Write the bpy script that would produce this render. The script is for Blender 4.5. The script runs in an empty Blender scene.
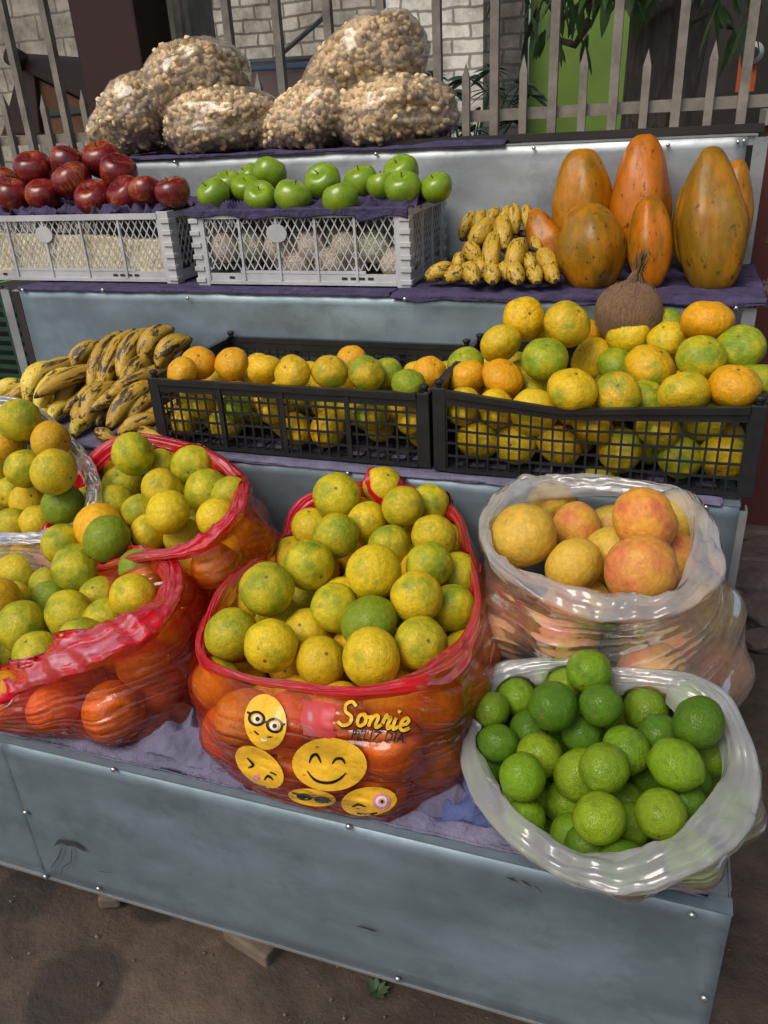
import bpy, bmesh, math, random
import numpy as np
from mathutils import Vector, Matrix, noise
from mathutils.bvhtree import BVHTree
random.seed(7); np.random.seed(7)
sc = bpy.context.scene
COL = sc.collection
PI = math.pi
# ------------------------------------------------------------------ camera
F = 800.0
def _n(v): return v/np.linalg.norm(v)
def _cray(px, py): return np.array([px-384.0, -(py-512.0), -F])
_up = -_n(_cray(475, 2126))
_rt = -_cray(-2061, 245); _rt = _n(_rt-_up*_rt.dot(_up))
_bk = np.cross(_up, _rt)
RM = np.array([_rt, _bk, _up])
cam_d = bpy.data.cameras.new('camera'); cam = bpy.data.objects.new('camera', cam_d); COL.objects.link(cam)
cam.matrix_world = Matrix([list(r) for r in RM]).to_4x4()
cam_d.sensor_fit = 'VERTICAL'; cam_d.sensor_height = 24; cam_d.lens = F/1024*24
cam_d.clip_start = 0.02; cam_d.clip_end = 300
sc.camera = cam
# ------------------------------------------------------------------ world, sun, exposure
SUN_EL, SUN_AZ = math.radians(52), math.radians(205)   # azimuth clockwise from +Y
w = bpy.data.worlds.new('World'); sc.world = w; w.use_nodes = True
wn = w.node_tree.nodes; wl = w.node_tree.links
sky = wn.new('ShaderNodeTexSky'); sky.sky_type = 'NISHITA'; sky.sun_disc = False
sky.sun_elevation = SUN_EL; sky.sun_rotation = SUN_AZ; sky.air_density = 1.0; sky.dust_density = 5.0
bg = wn['Background']; bg.inputs['Strength'].default_value = 0.105
wl.new(sky.outputs[0], bg.inputs[0])
sl = bpy.data.lights.new('sun', 'SUN'); sl.energy = 1.6; sl.angle = math.radians(34); sl.color = (1, .94, .85)
so = bpy.data.objects.new('sun', sl); COL.objects.link(so)
sd = Vector((math.sin(SUN_AZ)*math.cos(SUN_EL), math.cos(SUN_AZ)*math.cos(SUN_EL), math.sin(SUN_EL)))
so.rotation_euler = sd.to_track_quat('Z', 'Y').to_euler(); so.location = sd*20
sc.view_settings.view_transform = 'Standard'; sc.view_settings.look = 'None'
sc.view_settings.exposure = 0.16; sc.view_settings.gamma = 1.0
sc.render.engine = 'CYCLES'
sc.cycles.use_denoising = True
sc.cycles.max_bounces = 8; sc.cycles.transparent_max_bounces = 16
sc.cycles.caustics_reflective = False; sc.cycles.caustics_refractive = False
sc.cycles.sample_clamp_indirect = 4

# ------------------------------------------------------------------ levels of the stall (camera is the origin, metres)
Z0, Z1, Z2, Z3 = -.908, -.63, -.368, -.080
Y0, Y1, Y2, Y3 = .757, 1.357, 1.745, 2.15
XR, XL = .152, -1.68
ZB, ZG = -1.24, -1.385
def wr(px, py):
    return RM@_cray(px, py)
def at(px, py, y):
    r = wr(px, py); return Vector(r*(y/r[1]))
def atz(px, py, z):
    r = wr(px, py); return Vector(r*(z/r[2]))
def depth(p):
    return -float((RM.T@np.array(p))[2])

# ------------------------------------------------------------------ object helpers
def link(name, me, mat=None, parent=None):
    o = bpy.data.objects.new(name, me); COL.objects.link(o)
    if mat is not None and me is not None and not me.materials:
        for m_ in (mat if isinstance(mat, (list, tuple)) else [mat]): me.materials.append(m_)
    if parent is not None: o.parent = parent
    return o
def tag(o, label=None, cat=None, group=None, kind=None):
    if label: o['label'] = label
    if cat: o['category'] = cat
    if group: o['group'] = group
    if kind: o['kind'] = kind
    return o
def empty(name, loc=(0, 0, 0), rz=0):
    o = bpy.data.objects.new(name, None); COL.objects.link(o); o.location = loc; o.rotation_euler.z = rz
    o.empty_display_size = .05
    return o
class MB:
    def __init__(s): s.v = []; s.f = []; s.m = []
    def add(s, vs, fs, mi=0):
        b = len(s.v); s.v += [tuple(v) for v in vs]; s.f += [tuple(b+i for i in f) for f in fs]; s.m += [mi]*len(fs)
    def box(s, a, b, mi=0, M=None):
        (x0, y0, z0), (x1, y1, z1) = a, b
        vs = [(x0, y0, z0), (x1, y0, z0), (x1, y1, z0), (x0, y1, z0), (x0, y0, z1), (x1, y0, z1), (x1, y1, z1), (x0, y1, z1)]
        if M is not None: vs = [M@Vector(v) for v in vs]
        s.add(vs, [(0, 3, 2, 1), (4, 5, 6, 7), (0, 1, 5, 4), (1, 2, 6, 5), (2, 3, 7, 6), (3, 0, 4, 7)], mi)
    def bar(s, p, q, wd, th, nrm=(0, 1, 0), mi=0):
        p = Vector(p); q = Vector(q); d = (q-p)
        if d.length < 1e-5: return
        d.normalize(); n = Vector(nrm); n = (n-d*n.dot(d)).normalized(); u = d.cross(n)
        vs = []
        for c in (p, q):
            for a, b in ((-1, -1), (1, -1), (1, 1), (-1, 1)): vs.append(c+u*(a*wd/2)+n*(b*th/2))
        s.add(vs, [(0, 1, 2, 3), (7, 6, 5, 4), (0, 4, 5, 1), (1, 5, 6, 2), (2, 6, 7, 3), (3, 7, 4, 0)], mi)
    def tube(s, pts, rad, n=8, mi=0, cap=True):
        pts = [Vector(p) for p in pts]; k = len(pts)
        rs = rad if isinstance(rad, (list, tuple)) else [rad]*k
        ref = Vector((.31, .2, .93)); vs = []
        for i, p in enumerate(pts):
            d = (pts[min(i+1, k-1)]-pts[max(i-1, 0)]).normalized()
            a = d.cross(ref).normalized(); b = d.cross(a)
            for j in range(n):
                t = 2*PI*j/n; vs.append(p+(a*math.cos(t)+b*math.sin(t))*rs[i])
        fs = [(i*n+j, i*n+(j+1) % n, (i+1)*n+(j+1) % n, (i+1)*n+j) for i in range(k-1) for j in range(n)]
        if cap: fs += [tuple(range(n-1, -1, -1)), tuple((k-1)*n+j for j in range(n))]
        s.add(vs, fs, mi)
    def mesh(s, name, smooth=False):
        me = bpy.data.meshes.new(name); me.from_pydata(s.v, [], s.f); me.update()
        if any(s.m): me.polygons.foreach_set('material_index', s.m)
        if smooth: me.polygons.foreach_set('use_smooth', [True]*len(me.polygons))
        bm = bmesh.new(); bm.from_mesh(me); bmesh.ops.recalc_face_normals(bm, faces=bm.faces); bm.to_mesh(me); bm.free()
        return me
    def build(s, name, mat=None, parent=None, smooth=False, bevel=0):
        me = s.mesh(name, smooth)
        o = link(name, me, mat, parent)
        if bevel:
            m = o.modifiers.new('bevel', 'BEVEL'); m.width = bevel; m.segments = 2; m.limit_method = 'ANGLE'
        return o
def grid_mesh(name, P, closed_u=False, uv=True, smooth=True):
    """P: array (nu, nv, 3)."""
    nu, nv = P.shape[:2]
    vs = P.reshape(-1, 3).tolist(); fs = []; us = []
    for i in range(nu if closed_u else nu-1):
        i2 = (i+1) % nu
        for j in range(nv-1):
            fs.append((i*nv+j, i2*nv+j, i2*nv+j+1, i*nv+j+1))
            us.append(((i/nu, j/(nv-1)), ((i+1)/nu, j/(nv-1)), ((i+1)/nu, (j+1)/(nv-1)), (i/nu, (j+1)/(nv-1))))
    me = bpy.data.meshes.new(name); me.from_pydata(vs, [], fs)
    ul = me.uv_layers.new(name='UVMap')
    ul.data.foreach_set('uv', [c for f in us for p in f for c in p])
    if smooth: me.polygons.foreach_set('use_smooth', [True]*len(me.polygons))
    me.update(); return me
def n3(x, y, z=0): return noise.noise(Vector((x, y, z)))

# ------------------------------------------------------------------ materials
def mat(name):
    m = bpy.data.materials.new(name); m.use_nodes = True
    nt = m.node_tree
    return m, nt.nodes, nt.links, nt.nodes['Principled BSDF']
def nd(N, t, **k):
    n = N.new(t)
    for a, b in k.items():
        if hasattr(n, a): setattr(n, a, b)
        else: n.inputs[a.replace('_', ' ')].default_value = b
    return n
def noise_n(N, L, vec, scale, detail=4, rough=.55):
    n = N.new('ShaderNodeTexNoise'); n.inputs['Scale'].default_value = scale
    n.inputs['Detail'].default_value = detail; n.inputs['Roughness'].default_value = rough
    if vec is not None: L.new(vec, n.inputs['Vector'])
    return n.outputs['Fac']
def ramp(N, L, fac, stops, interp='LINEAR'):
    r = N.new('ShaderNodeValToRGB'); r.color_ramp.interpolation = interp
    e = r.color_ramp.elements
    while len(e) < len(stops): e.new(0.5)
    for el, (p, c) in zip(e, stops):
        el.position = p; el.color = (c, c, c, 1) if isinstance(c, (int, float)) else (*c, 1)
    L.new(fac, r.inputs[0]); return r.outputs[0]
def mix(N, L, fac, a, b, bt='MIX'):
    m = N.new('ShaderNodeMix'); m.data_type = 'RGBA'; m.blend_type = bt
    for s, v in ((m.inputs[0], fac), (m.inputs[6], a), (m.inputs[7], b)):
        if hasattr(v, 'is_linked') or hasattr(v, 'node'): L.new(v, s)
        elif isinstance(v, (int, float)): s.default_value = v
        else: s.default_value = (*v, 1)
    return m.outputs[2]
def bump(N, L, h, strength, dist, bsdf=None, prev=None):
    b = N.new('ShaderNodeBump'); b.inputs['Strength'].default_value = strength; b.inputs['Distance'].default_value = dist
    L.new(h, b.inputs['Height'])
    if prev is not None: L.new(prev, b.inputs['Normal'])
    if bsdf is not None: L.new(b.outputs[0], bsdf.inputs['Normal'])
    return b.outputs[0]
def mth(N, L, op, a, b=0.0):
    m = N.new('ShaderNodeMath'); m.operation = op
    for s, v in ((m.inputs[0], a), (m.inputs[1], b)):
        if isinstance(v, (int, float)): s.default_value = v
        else: L.new(v, s)
    return m.outputs[0]
def coords(N, L, kind='Object', scale=None, rnd=False):
    tc = N.new('ShaderNodeTexCoord'); v = tc.outputs[kind]
    if rnd:
        oi = N.new('ShaderNodeObjectInfo'); cx = N.new('ShaderNodeCombineXYZ')
        for i, k in enumerate((37., 71., 53.)): L.new(mth(N, L, 'MULTIPLY', oi.outputs['Random'], k), cx.inputs[i])
        a = N.new('ShaderNodeVectorMath'); a.operation = 'ADD'; L.new(v, a.inputs[0]); L.new(cx.outputs[0], a.inputs[1]); v = a.outputs[0]
    if scale is not None:
        mp = N.new('ShaderNodeMapping'); mp.inputs['Scale'].default_value = scale; L.new(v, mp.inputs[0]); v = mp.outputs[0]
    return v
def simple(name, col, rough=.6, metal=0, noise_s=0, amt=.3, bmp=0, bscale=40, dist=.002, spec=.5):
    m, N, L, B = mat(name)
    B.inputs['Base Color'].default_value = (*col, 1); B.inputs['Roughness'].default_value = rough
    B.inputs['Metallic'].default_value = metal; B.inputs['Specular IOR Level'].default_value = spec
    if noise_s:
        v = coords(N, L, rnd=True); f = noise_n(N, L, v, noise_s, 6, .65)
        dk = tuple(c*(1-amt) for c in col); lt = tuple(min(1, c*(1+amt)) for c in col)
        L.new(ramp(N, L, f, [(.3, dk), (.7, lt)]), B.inputs['Base Color'])
    if bmp:
        v = coords(N, L, rnd=True); bump(N, L, noise_n(N, L, v, bscale, 5, .6), bmp, dist, B)
    return m
def citrus(name, rough, pore, pscale, blem, green):
    """skin coloured by the object's own colour; its alpha is how much of the skin is still green"""
    m, N, L, B = mat(name)
    v = coords(N, L, rnd=True); oi = N.new('ShaderNodeObjectInfo')
    base = oi.outputs['Color']
    big = noise_n(N, L, v, 1.3, 3, .5)
    g = mth(N, L, 'ADD', mth(N, L, 'MULTIPLY', big, 1.0), mth(N, L, 'SUBTRACT', oi.outputs['Alpha'], 1.0))
    gf = ramp(N, L, g, [(.02, 0.), (.32, 1.)])
    c = mix(N, L, gf, base, green)
    med = noise_n(N, L, v, 5, 5, .7)
    c = mix(N, L, 1.0, c, ramp(N, L, med, [(.3, (.72, .74, .6)), (.7, (1.12, 1.08, 1.0))]), 'MULTIPLY')
    sp = ramp(N, L, noise_n(N, L, v, 3.2, 8, .8), [(.615, 0.), (.665, 1.)])
    c = mix(N, L, mth(N, L, 'MULTIPLY', sp, blem), c, (.16, .09, .025))
    fine = N.new('ShaderNodeTexVoronoi'); fine.inputs['Scale'].default_value = 7.5; L.new(v, fine.inputs[0])
    dot = ramp(N, L, fine.outputs['Distance'], [(.05, 1.), (.085, 0.)])
    c = mix(N, L, mth(N, L, 'MULTIPLY', dot, blem*.8), c, (.07, .05, .02))
    # stem scar at the pole
    tc = N.new('ShaderNodeTexCoord'); sx = N.new('ShaderNodeSeparateXYZ'); L.new(tc.outputs['Object'], sx.inputs[0])
    r = mth(N, L, 'SQRT', mth(N, L, 'ADD', mth(N, L, 'MULTIPLY', sx.outputs[0], sx.outputs[0]), mth(N, L, 'MULTIPLY', sx.outputs[1], sx.outputs[1])))
    r = mth(N, L, 'ADD', r, mth(N, L, 'MULTIPLY', sx.outputs[2], -.0))
    scar = ramp(N, L, r, [(.0, (.22, .17, .06)), (.03, (.12, .085, .03)), (.06, (.16, .12, .03)), (.10, (.3, .28, .05))])
    sf = mth(N, L, 'MULTIPLY', ramp(N, L, r, [(.05, 1.), (.10, 0.)]), mth(N, L, 'GREATER_THAN', sx.outputs[2], 0.0))
    c = mix(N, L, sf, c, scar)
    L.new(c, B.inputs['Base Color'])
    B.inputs['Roughness'].default_value = rough; B.inputs['Specular IOR Level'].default_value = .36
    L.new(ramp(N, L, med, [(.3, rough+.15), (.7, rough-.05)]), B.inputs['Roughness'])
    vo = N.new('ShaderNodeTexVoronoi'); vo.inputs['Scale'].default_value = pscale; L.new(v, vo.inputs[0])
    b1 = bump(N, L, ramp(N, L, vo.outputs['Distance'], [(.0, 0.), (.5, 1.)]), pore, .02)
    bump(N, L, noise_n(N, L, v, 4, 2, .5), .10, .06, B, b1)
    B.inputs['Subsurface Weight'].default_value = .0
    return m
M_OR = citrus('orange_skin', .38, .35, 26, .85, (.20, .28, .012))
M_LI = citrus('lime_skin', .34, .45, 20, .45, (.06, .145, .006))
M_GF = citrus('grapefruit_skin', .40, .25, 32, .4, (.62, .15, .075))
M_MA = citrus('mandarin_skin', .33, .3, 24, .8, (.21, .30, .015))

def galvan(name, col, dk=.75):
    m, N, L, B = mat(name)
    v = coords(N, L, 'Object')
    a = noise_n(N, L, coords(N, L, 'Object', (1.2, 2, 1.8)), 1.8, 5, .6)
    b = noise_n(N, L, v, 14, 7, .75)
    sc_ = noise_n(N, L, coords(N, L, 'Object', (1.5, 3, 4)), 4, 6, .8)
    c = ramp(N, L, a, [(.3, tuple(x*dk for x in col)), (.7, tuple(x*1.12 for x in col))])
    c = mix(N, L, 1., c, ramp(N, L, b, [(.3, (.86, .87, .88)), (.7, (1.08, 1.08, 1.08))]), 'MULTIPLY')
    sp = ramp(N, L, noise_n(N, L, v, 7, 9, .85), [(.66, 0.), (.72, 1.)])
    c = mix(N, L, mth(N, L, 'MULTIPLY', sp, .55), c, (.07, .075, .08))
    wp = ramp(N, L, noise_n(N, L, v, 19, 5, .8), [(.70, 0.), (.735, 1.)])
    c = mix(N, L, mth(N, L, 'MULTIPLY', wp, .6), c, (.62, .66, .68))
    L.new(c, B.inputs['Base Color']); B.inputs['Metallic'].default_value = .55
    L.new(ramp(N, L, sc_, [(.3, .36), (.7, .58)]), B.inputs['Roughness'])
    gr = noise_n(N, L, coords(N, L, 'Object', (1.5, 1, 2)), 3.1, 8, .75)
    c = mix(N, L, mth(N, L, 'MULTIPLY', ramp(N, L, gr, [(.52, 0.), (.62, 1.)]), .35), c, tuple(x*.45 for x in col)); L.new(c, B.inputs['Base Color'])
    lng = ramp(N, L, noise_n(N, L, coords(N, L, 'Object', (3, 3, 60)), 1.7, 3, .6), [(.685, 0.), (.70, 1.)])
    c = mix(N, L, mth(N, L, 'MULTIPLY', lng, .12), c, tuple(min(.8, x*1.7) for x in col)); L.new(c, B.inputs['Base Color'])
    b1 = bump(N, L, noise_n(N, L, coords(N, L, 'Object', (1, 1, 1.5)), 3.5, 2, .5), .6, .03)
    bump(N, L, b, .10, .001, B, b1)
    return m
M_GAL = galvan('galvanised_sheet', (.25, .33, .385))
M_GAL2 = galvan('pale_sheet', (.42, .46, .48), .8)
M_ANG = galvan('angle_steel', (.36, .38, .39))
M_SCREW = simple('screw_metal', (.6, .6, .58), .3, .9)
M_BLK = simple('black_plastic', (.012, .014, .016), .42, 0, 30, .4, .2, 60, .001)
M_WHT = simple('worn_white_plastic', (.46, .47, .48), .5, 0, 9, .22, .1, 40, .001)
M_CLOTH = simple('purple_cloth', (.06, .048, .105), .9, 0, 25, .35, .9, 20, .018, .2)
M_LAV = simple('lavender_cloth', (.14, .13, .20), .92, 0, 14, .35, .9, 18, .018, .2)
M_BLUEC = simple('blue_cloth', (.07, .09, .22), .9, 0, 20, .3, .9, 22, .018, .2)

def film(name, tint, body, opac, rough=.12, wscale=(60, 6, 1), wstr=.5, painted_glint=.25, diag=0.0, face=.35, wdist=.012, gk=1.1, n2k=.35):
    """thin plastic film: clear, lightly milky, with stretched creases and painted highlight streaks"""
    m = bpy.data.materials.new(name); m.use_nodes = True; N = m.node_tree.nodes; L = m.node_tree.links
    N.remove(N['Principled BSDF']); out = N['Material Output']
    tc = N.new('ShaderNodeTexCoord'); mp0 = N.new('ShaderNodeMapping'); mp0.inputs['Rotation'].default_value = (0, 0, diag)
    L.new(tc.outputs['UV'], mp0.inputs[0])
    mp = N.new('ShaderNodeMapping'); mp.inputs['Scale'].default_value = wscale; L.new(mp0.outputs[0], mp.inputs[0])
    n1 = noise_n(N, L, mp.outputs[0], 1.0, 1.2, .4)
    n2 = noise_n(N, L, tc.outputs['Object'], 16, 2, .5)
    n4 = noise_n(N, L, tc.outputs['Object'], 5, 3, .6)
    h = mth(N, L, 'ADD', mth(N, L, 'MULTIPLY', mth(N, L, 'ABSOLUTE', mth(N, L, 'SUBTRACT', n1, .5)), 2.0), mth(N, L, 'MULTIPLY', n2, n2k))
    bp = bump(N, L, h, wstr, wdist)
    tr = N.new('ShaderNodeBsdfTransparent'); tr.inputs[0].default_value = (*tint, 1)
    df = N.new('ShaderNodeBsdfDiffuse'); df.inputs[0].default_value = (*body, 1); L.new(bp, df.inputs['Normal'])
    tl = N.new('ShaderNodeBsdfTranslucent'); tl.inputs[0].default_value = (*body, 1)
    ad = N.new('ShaderNodeMixShader'); ad.inputs[0].default_value = .4; L.new(df.outputs[0], ad.inputs[1]); L.new(tl.outputs[0], ad.inputs[2])
    lw = N.new('ShaderNodeLayerWeight'); lw.inputs[0].default_value = .35; L.new(bp, lw.inputs['Normal'])
    st = ramp(N, L, mth(N, L, 'ABSOLUTE', mth(N, L, 'SUBTRACT', n1, .5)), [(.0, 1.), (.035, 0.)])  # streaks along the creases imitate highlights, painted as extra opacity
    st = mth(N, L, 'MULTIPLY', st, ramp(N, L, n4, [(.45, 0.), (.62, 1.)]))
    op = mth(N, L, 'ADD', mth(N, L, 'ADD', opac, mth(N, L, 'MULTIPLY', lw.outputs['Facing'], face)), mth(N, L, 'MULTIPLY', st, painted_glint))
    op = mth(N, L, 'MINIMUM', op, .96)
    m1 = N.new('ShaderNodeMixShader'); L.new(op, m1.inputs[0]); L.new(tr.outputs[0], m1.inputs[1]); L.new(ad.outputs[0], m1.inputs[2])
    gl = N.new('ShaderNodeBsdfGlossy'); gl.inputs['Roughness'].default_value = rough; L.new(bp, gl.inputs['Normal'])
    gl.inputs[0].default_value = (1, 1, 1, 1)
    fr = N.new('ShaderNodeFresnel'); fr.inputs[0].default_value = 1.5; L.new(bp, fr.inputs['Normal'])
    gf = mth(N, L, 'MINIMUM', mth(N, L, 'MULTIPLY', fr.outputs[0], gk), .7)
    m2 = N.new('ShaderNodeMixShader'); L.new(gf, m2.inputs[0]); L.new(m1.outputs[0], m2.inputs[1]); L.new(gl.outputs[0], m2.inputs[2])
    L.new(m2.outputs[0], out.inputs['Surface'])
    return m
M_RED = film('red_film', (1, .64, .38), (.90, .07, .035), .12, .13, (2, 12, 1), .5, .14, .55, .25, .02, 1.1, .5)
M_REDRIM = film('red_film_rim', (1, .14, .14), (.80, .010, .035), .82, .26, (4, 5, 1), .6, .03, 0, .12, .015, .32, .8)
M_CLR = film('clear_film', (.985, .98, .96), (.90, .88, .84), .13, .11, (1.6, 11, 1), .5, .22, .6, .3, .02, 1.3, .5)
M_CLRRIM = film('clear_film_rim', (.97, .98, .98), (.92, .94, .96), .30, .12, (3, 4, 1), .5, .12, 0, .35, .018, 1.7, .8)
M_POPBAG = film('popcorn_film', (.99, .98, .96), (.85, .80, .70), .05, .13, (3, 3, 1), .35, .15, .3, .20, .03, 1.2, .5)

# ================================================================== SETTING
m, N, L, B = mat('damp_earth')
v = coords(N, L, 'Object')
a = noise_n(N, L, v, 2.2, 6, .6); b_ = noise_n(N, L, v, 18, 8, .7)
c = ramp(N, L, a, [(.3, (.045, .031, .022)), (.55, (.10, .072, .052)), (.75, (.165, .122, .092))])
c = mix(N, L, 1., c, ramp(N, L, b_, [(.3, (.62, .6, .58)), (.7, (1.2, 1.2, 1.2))]), 'MULTIPLY')
wet = ramp(N, L, noise_n(N, L, coords(N, L, 'Object', (1, 1.3, 1)), 3.1, 3, .5), [(.55, 0.), (.62, 1.)])
c = mix(N, L, mth(N, L, 'MULTIPLY', wet, .6), c, (.035, .028, .022))
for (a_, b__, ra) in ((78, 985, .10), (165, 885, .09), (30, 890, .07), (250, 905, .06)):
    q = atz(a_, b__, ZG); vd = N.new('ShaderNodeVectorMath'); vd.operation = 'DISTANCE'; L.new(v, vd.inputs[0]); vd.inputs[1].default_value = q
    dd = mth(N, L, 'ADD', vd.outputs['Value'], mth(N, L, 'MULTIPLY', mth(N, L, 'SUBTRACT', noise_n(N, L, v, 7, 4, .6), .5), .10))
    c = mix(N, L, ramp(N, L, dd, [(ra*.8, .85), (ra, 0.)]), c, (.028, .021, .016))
peb = N.new('ShaderNodeTexVoronoi'); peb.inputs['Scale'].default_value = 55; L.new(v, peb.inputs[0])
c = mix(N, L, ramp(N, L, peb.outputs['Distance'], [(.05, .4), (.08, 0.)]), c, (.2, .17, .14))
L.new(c, B.inputs['Base Color']); B.inputs['Roughness'].default_value = .8
b1 = bump(N, L, b_, .6, .02); bump(N, L, noise_n(N, L, v, 90, 4, .7), .25, .003, B, b1)
M_EARTH = m
g = np.zeros((140, 140, 3))
for i in range(140):
    for j in range(140):
        u = (i/139*2-1); vv = (j/139*2-1)
        x = -0.3+u*(1+abs(u)**3*30); y = 1+vv*(1+abs(vv)**3*30)
        g[i, j] = (x, y, ZG+.012*n3(x*2.5, y*2.5)+.006*n3(x*9, y*9, 4))
tag(link('ground', grid_mesh('ground', g), M_EARTH), 'damp brown trodden earth in front of and under the fruit stall', 'ground', kind='structure')
# pale concrete yard behind the fence
M_YARD = simple('pale_yard', (.42, .41, .39), .85, 0, 3, .25, .3, 20, .01)
mb = MB(); mb.box((-7, 3.6, ZG-.04), (3, 9, ZG+.05)); tag(mb.build('yard_pavement', M_YARD), 'pale concrete yard beyond the fence', 'pavement', kind='structure')

def brickmat(name, c1, c2, mort, scale=1.0, bw=.22, rh=.085, patch=None):
    m, N, L, B = mat(name)
    tc = N.new('ShaderNodeTexCoord'); mp = N.new('ShaderNodeMapping'); L.new(tc.outputs['UV'], mp.inputs[0])
    br = N.new('ShaderNodeTexBrick'); L.new(mp.outputs[0], br.inputs['Vector'])
    wv = N.new('ShaderNodeTexNoise'); wv.inputs['Scale'].default_value = 6; L.new(mp.outputs[0], wv.inputs[0])
    va = N.new('ShaderNodeVectorMath'); va.operation = 'MULTIPLY_ADD'
    L.new(wv.outputs['Color'], va.inputs[0]); va.inputs[1].default_value = (.06, .035, 0); L.new(mp.outputs[0], va.inputs[2]); L.new(va.outputs[0], br.inputs['Vector'])
    br.inputs['Scale'].default_value = scale; br.inputs['Brick Width'].default_value = bw; br.inputs['Row Height'].default_value = rh
    br.inputs['Mortar Size'].default_value = .010; br.inputs['Mortar Smooth'].default_value = .4
    br.inputs['Color1'].default_value = (*c1, 1); br.inputs['Color2'].default_value = (*c2, 1); br.inputs['Mortar'].default_value = (*mort, 1)
    n = noise_n(N, L, tc.outputs['Object'], 5, 7, .7)
    c = mix(N, L, 1., br.outputs['Color'], ramp(N, L, n, [(.34, (.38, .36, .33)), (.6, (1.1, 1.1, 1.07))]), 'MULTIPLY')
    if patch is not None:
        c = mix(N, L, ramp(N, L, noise_n(N, L, tc.outputs['Object'], 2.3, 6, .7), [(.55, 0.), (.6, 1.)]), c, patch)
    L.new(c, B.inputs['Base Color']); B.inputs['Roughness'].default_value = .9
    b1 = bump(N, L, br.outputs['Fac'], -.8, .02); bump(N, L, n, .4, .01, B, b1)
    return m
M_BRK = brickmat('whitewashed_brick', (.50, .48, .44), (.36, .34, .31), (.15, .14, .12))
M_BRKD = brickmat('dark_brick', (.10, .10, .10), (.14, .13, .12), (.05, .05, .05))
M_BRKW = brickmat('white_brick', (.80, .79, .74), (.7, .69, .64), (.28, .27, .25))
M_BLOCK = brickmat('block_wall', (.36, .34, .30), (.28, .26, .23), (.15, .13, .12), 1, .42, .17)
def wall(name, x0, x1, y, z0, z1, mt, label, cat='wall', th=.15):
    mb = MB(); mb.box((x0, y, z0), (x1, y+th, z1)); me = mb.mesh(name)
    ul = me.uv_layers.new(name='UVMap')
    for p in me.polygons:
        for li in p.loop_indices:
            q = me.vertices[me.loops[li].vertex_index].co
            ul.data[li].uv = (q.x+(q.y if abs(p.normal.x) > .5 else 0), q.z+(q.y if abs(p.normal.z) > .5 else 0))
    return tag(link(name, me, mt), label, cat)
YB = 6.0
def X(px, y, py=60): return at(px, py, y).x
wall('block_wall', -8.5, X(92, YB), YB, ZG, 3, M_BLOCK, 'grey concrete block wall behind the fence, left of the maroon pillar')
wall('brick_wall', X(92, YB)+.02, X(398, YB), YB+.05, ZG, 3, M_BRK, 'whitewashed brick wall behind the popcorn bags')
wall('brick_wall', X(398, YB)+.02, X(493, YB), YB-.3, ZG, 3, M_BRKW, 'bright white brick wall beside the green wall')
wall('brick_wall', X(493, YB)+.01, X(533, YB), YB-.35, ZG, 3, M_BRKD, 'narrow dark brick column between the white bricks and the green wall', 'wall')
M_GRN = simple('green_paint', (.13, .23, .035), .7, 0, 2, .2, .1, 10, .004)
wall('green_wall', X(533, YB)+.01, X(650, YB), YB-.2, ZG, 3, M_GRN, 'lime green painted wall behind the tree trunk')
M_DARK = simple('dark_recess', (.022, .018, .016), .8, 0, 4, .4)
wall('dark_wall', X(650, YB)+.02, 2.5, YB-.1, ZG, 3, M_DARK, 'dark brown wall right of the tree trunk')
# maroon pillar and grey post, left
M_MAR = simple('maroon_paint', (.026, .004, .004), .6, 0, 6, .25, .15, 14, .004)
def prism(name, pxs, py, y, z0, z1, th, mt, label, cat):
    x0, x1 = X(pxs[0], y, py), X(pxs[1], y, py)
    mb = MB(); mb.box((x0, y, z0), (x1, y+th, z1)); return tag(mb.build(name, mt, bevel=.01), label, cat)
prism('maroon_pillar', (78, 142), 60, 2.75, ZG, 2.2, .22, M_MAR, 'dark maroon square pillar between the fence and the popcorn bags', 'pillar')
M_CONC = simple('grey_render', (.32, .30, .27), .9, 0, 5, .35, .4, 18, .01)
prism('grey_post', (146, 193), 40, 3.3, ZG, 2.4, .2, M_CONC, 'grey weathered post just right of the maroon pillar', 'post')
m, N, L, B = mat('peeling_maroon')
v = coords(N, L, 'Object')
n = noise_n(N, L, v, 6, 8, .75)
L.new(mix(N, L, ramp(N, L, n, [(.60, 0.), (.63, 1.)]), (.085, .022, .018), (.26, .22, .18)), B.inputs['Base Color'])
B.inputs['Roughness'].default_value = .85; bump(N, L, n, .4, .01, B)
M_PEEL = m
mb = MB(); mb.box((.215, 2.75, ZG-.02), (.8, 2.95, -.08))
o = mb.build('maroon_wall', M_PEEL); tag(o, 'low maroon wall with peeling paint at the right end of the stall', 'wall')
mb = MB(); mb.box((.205, 2.72, -.079), (.85, 2.975, -.04)); mb.build('coping', M_CONC, o)
m, N, L, B = mat('rubble_stone')
v = coords(N, L, 'Object'); n = noise_n(N, L, v, 9, 8, .7)
L.new(ramp(N, L, n, [(.3, (.06, .045, .038)), (.7, (.17, .13, .11))]), B.inputs['Base Color']); B.inputs['Roughness'].default_value = .9
bump(N, L, n, .8, .02, B); M_STONE = m
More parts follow.
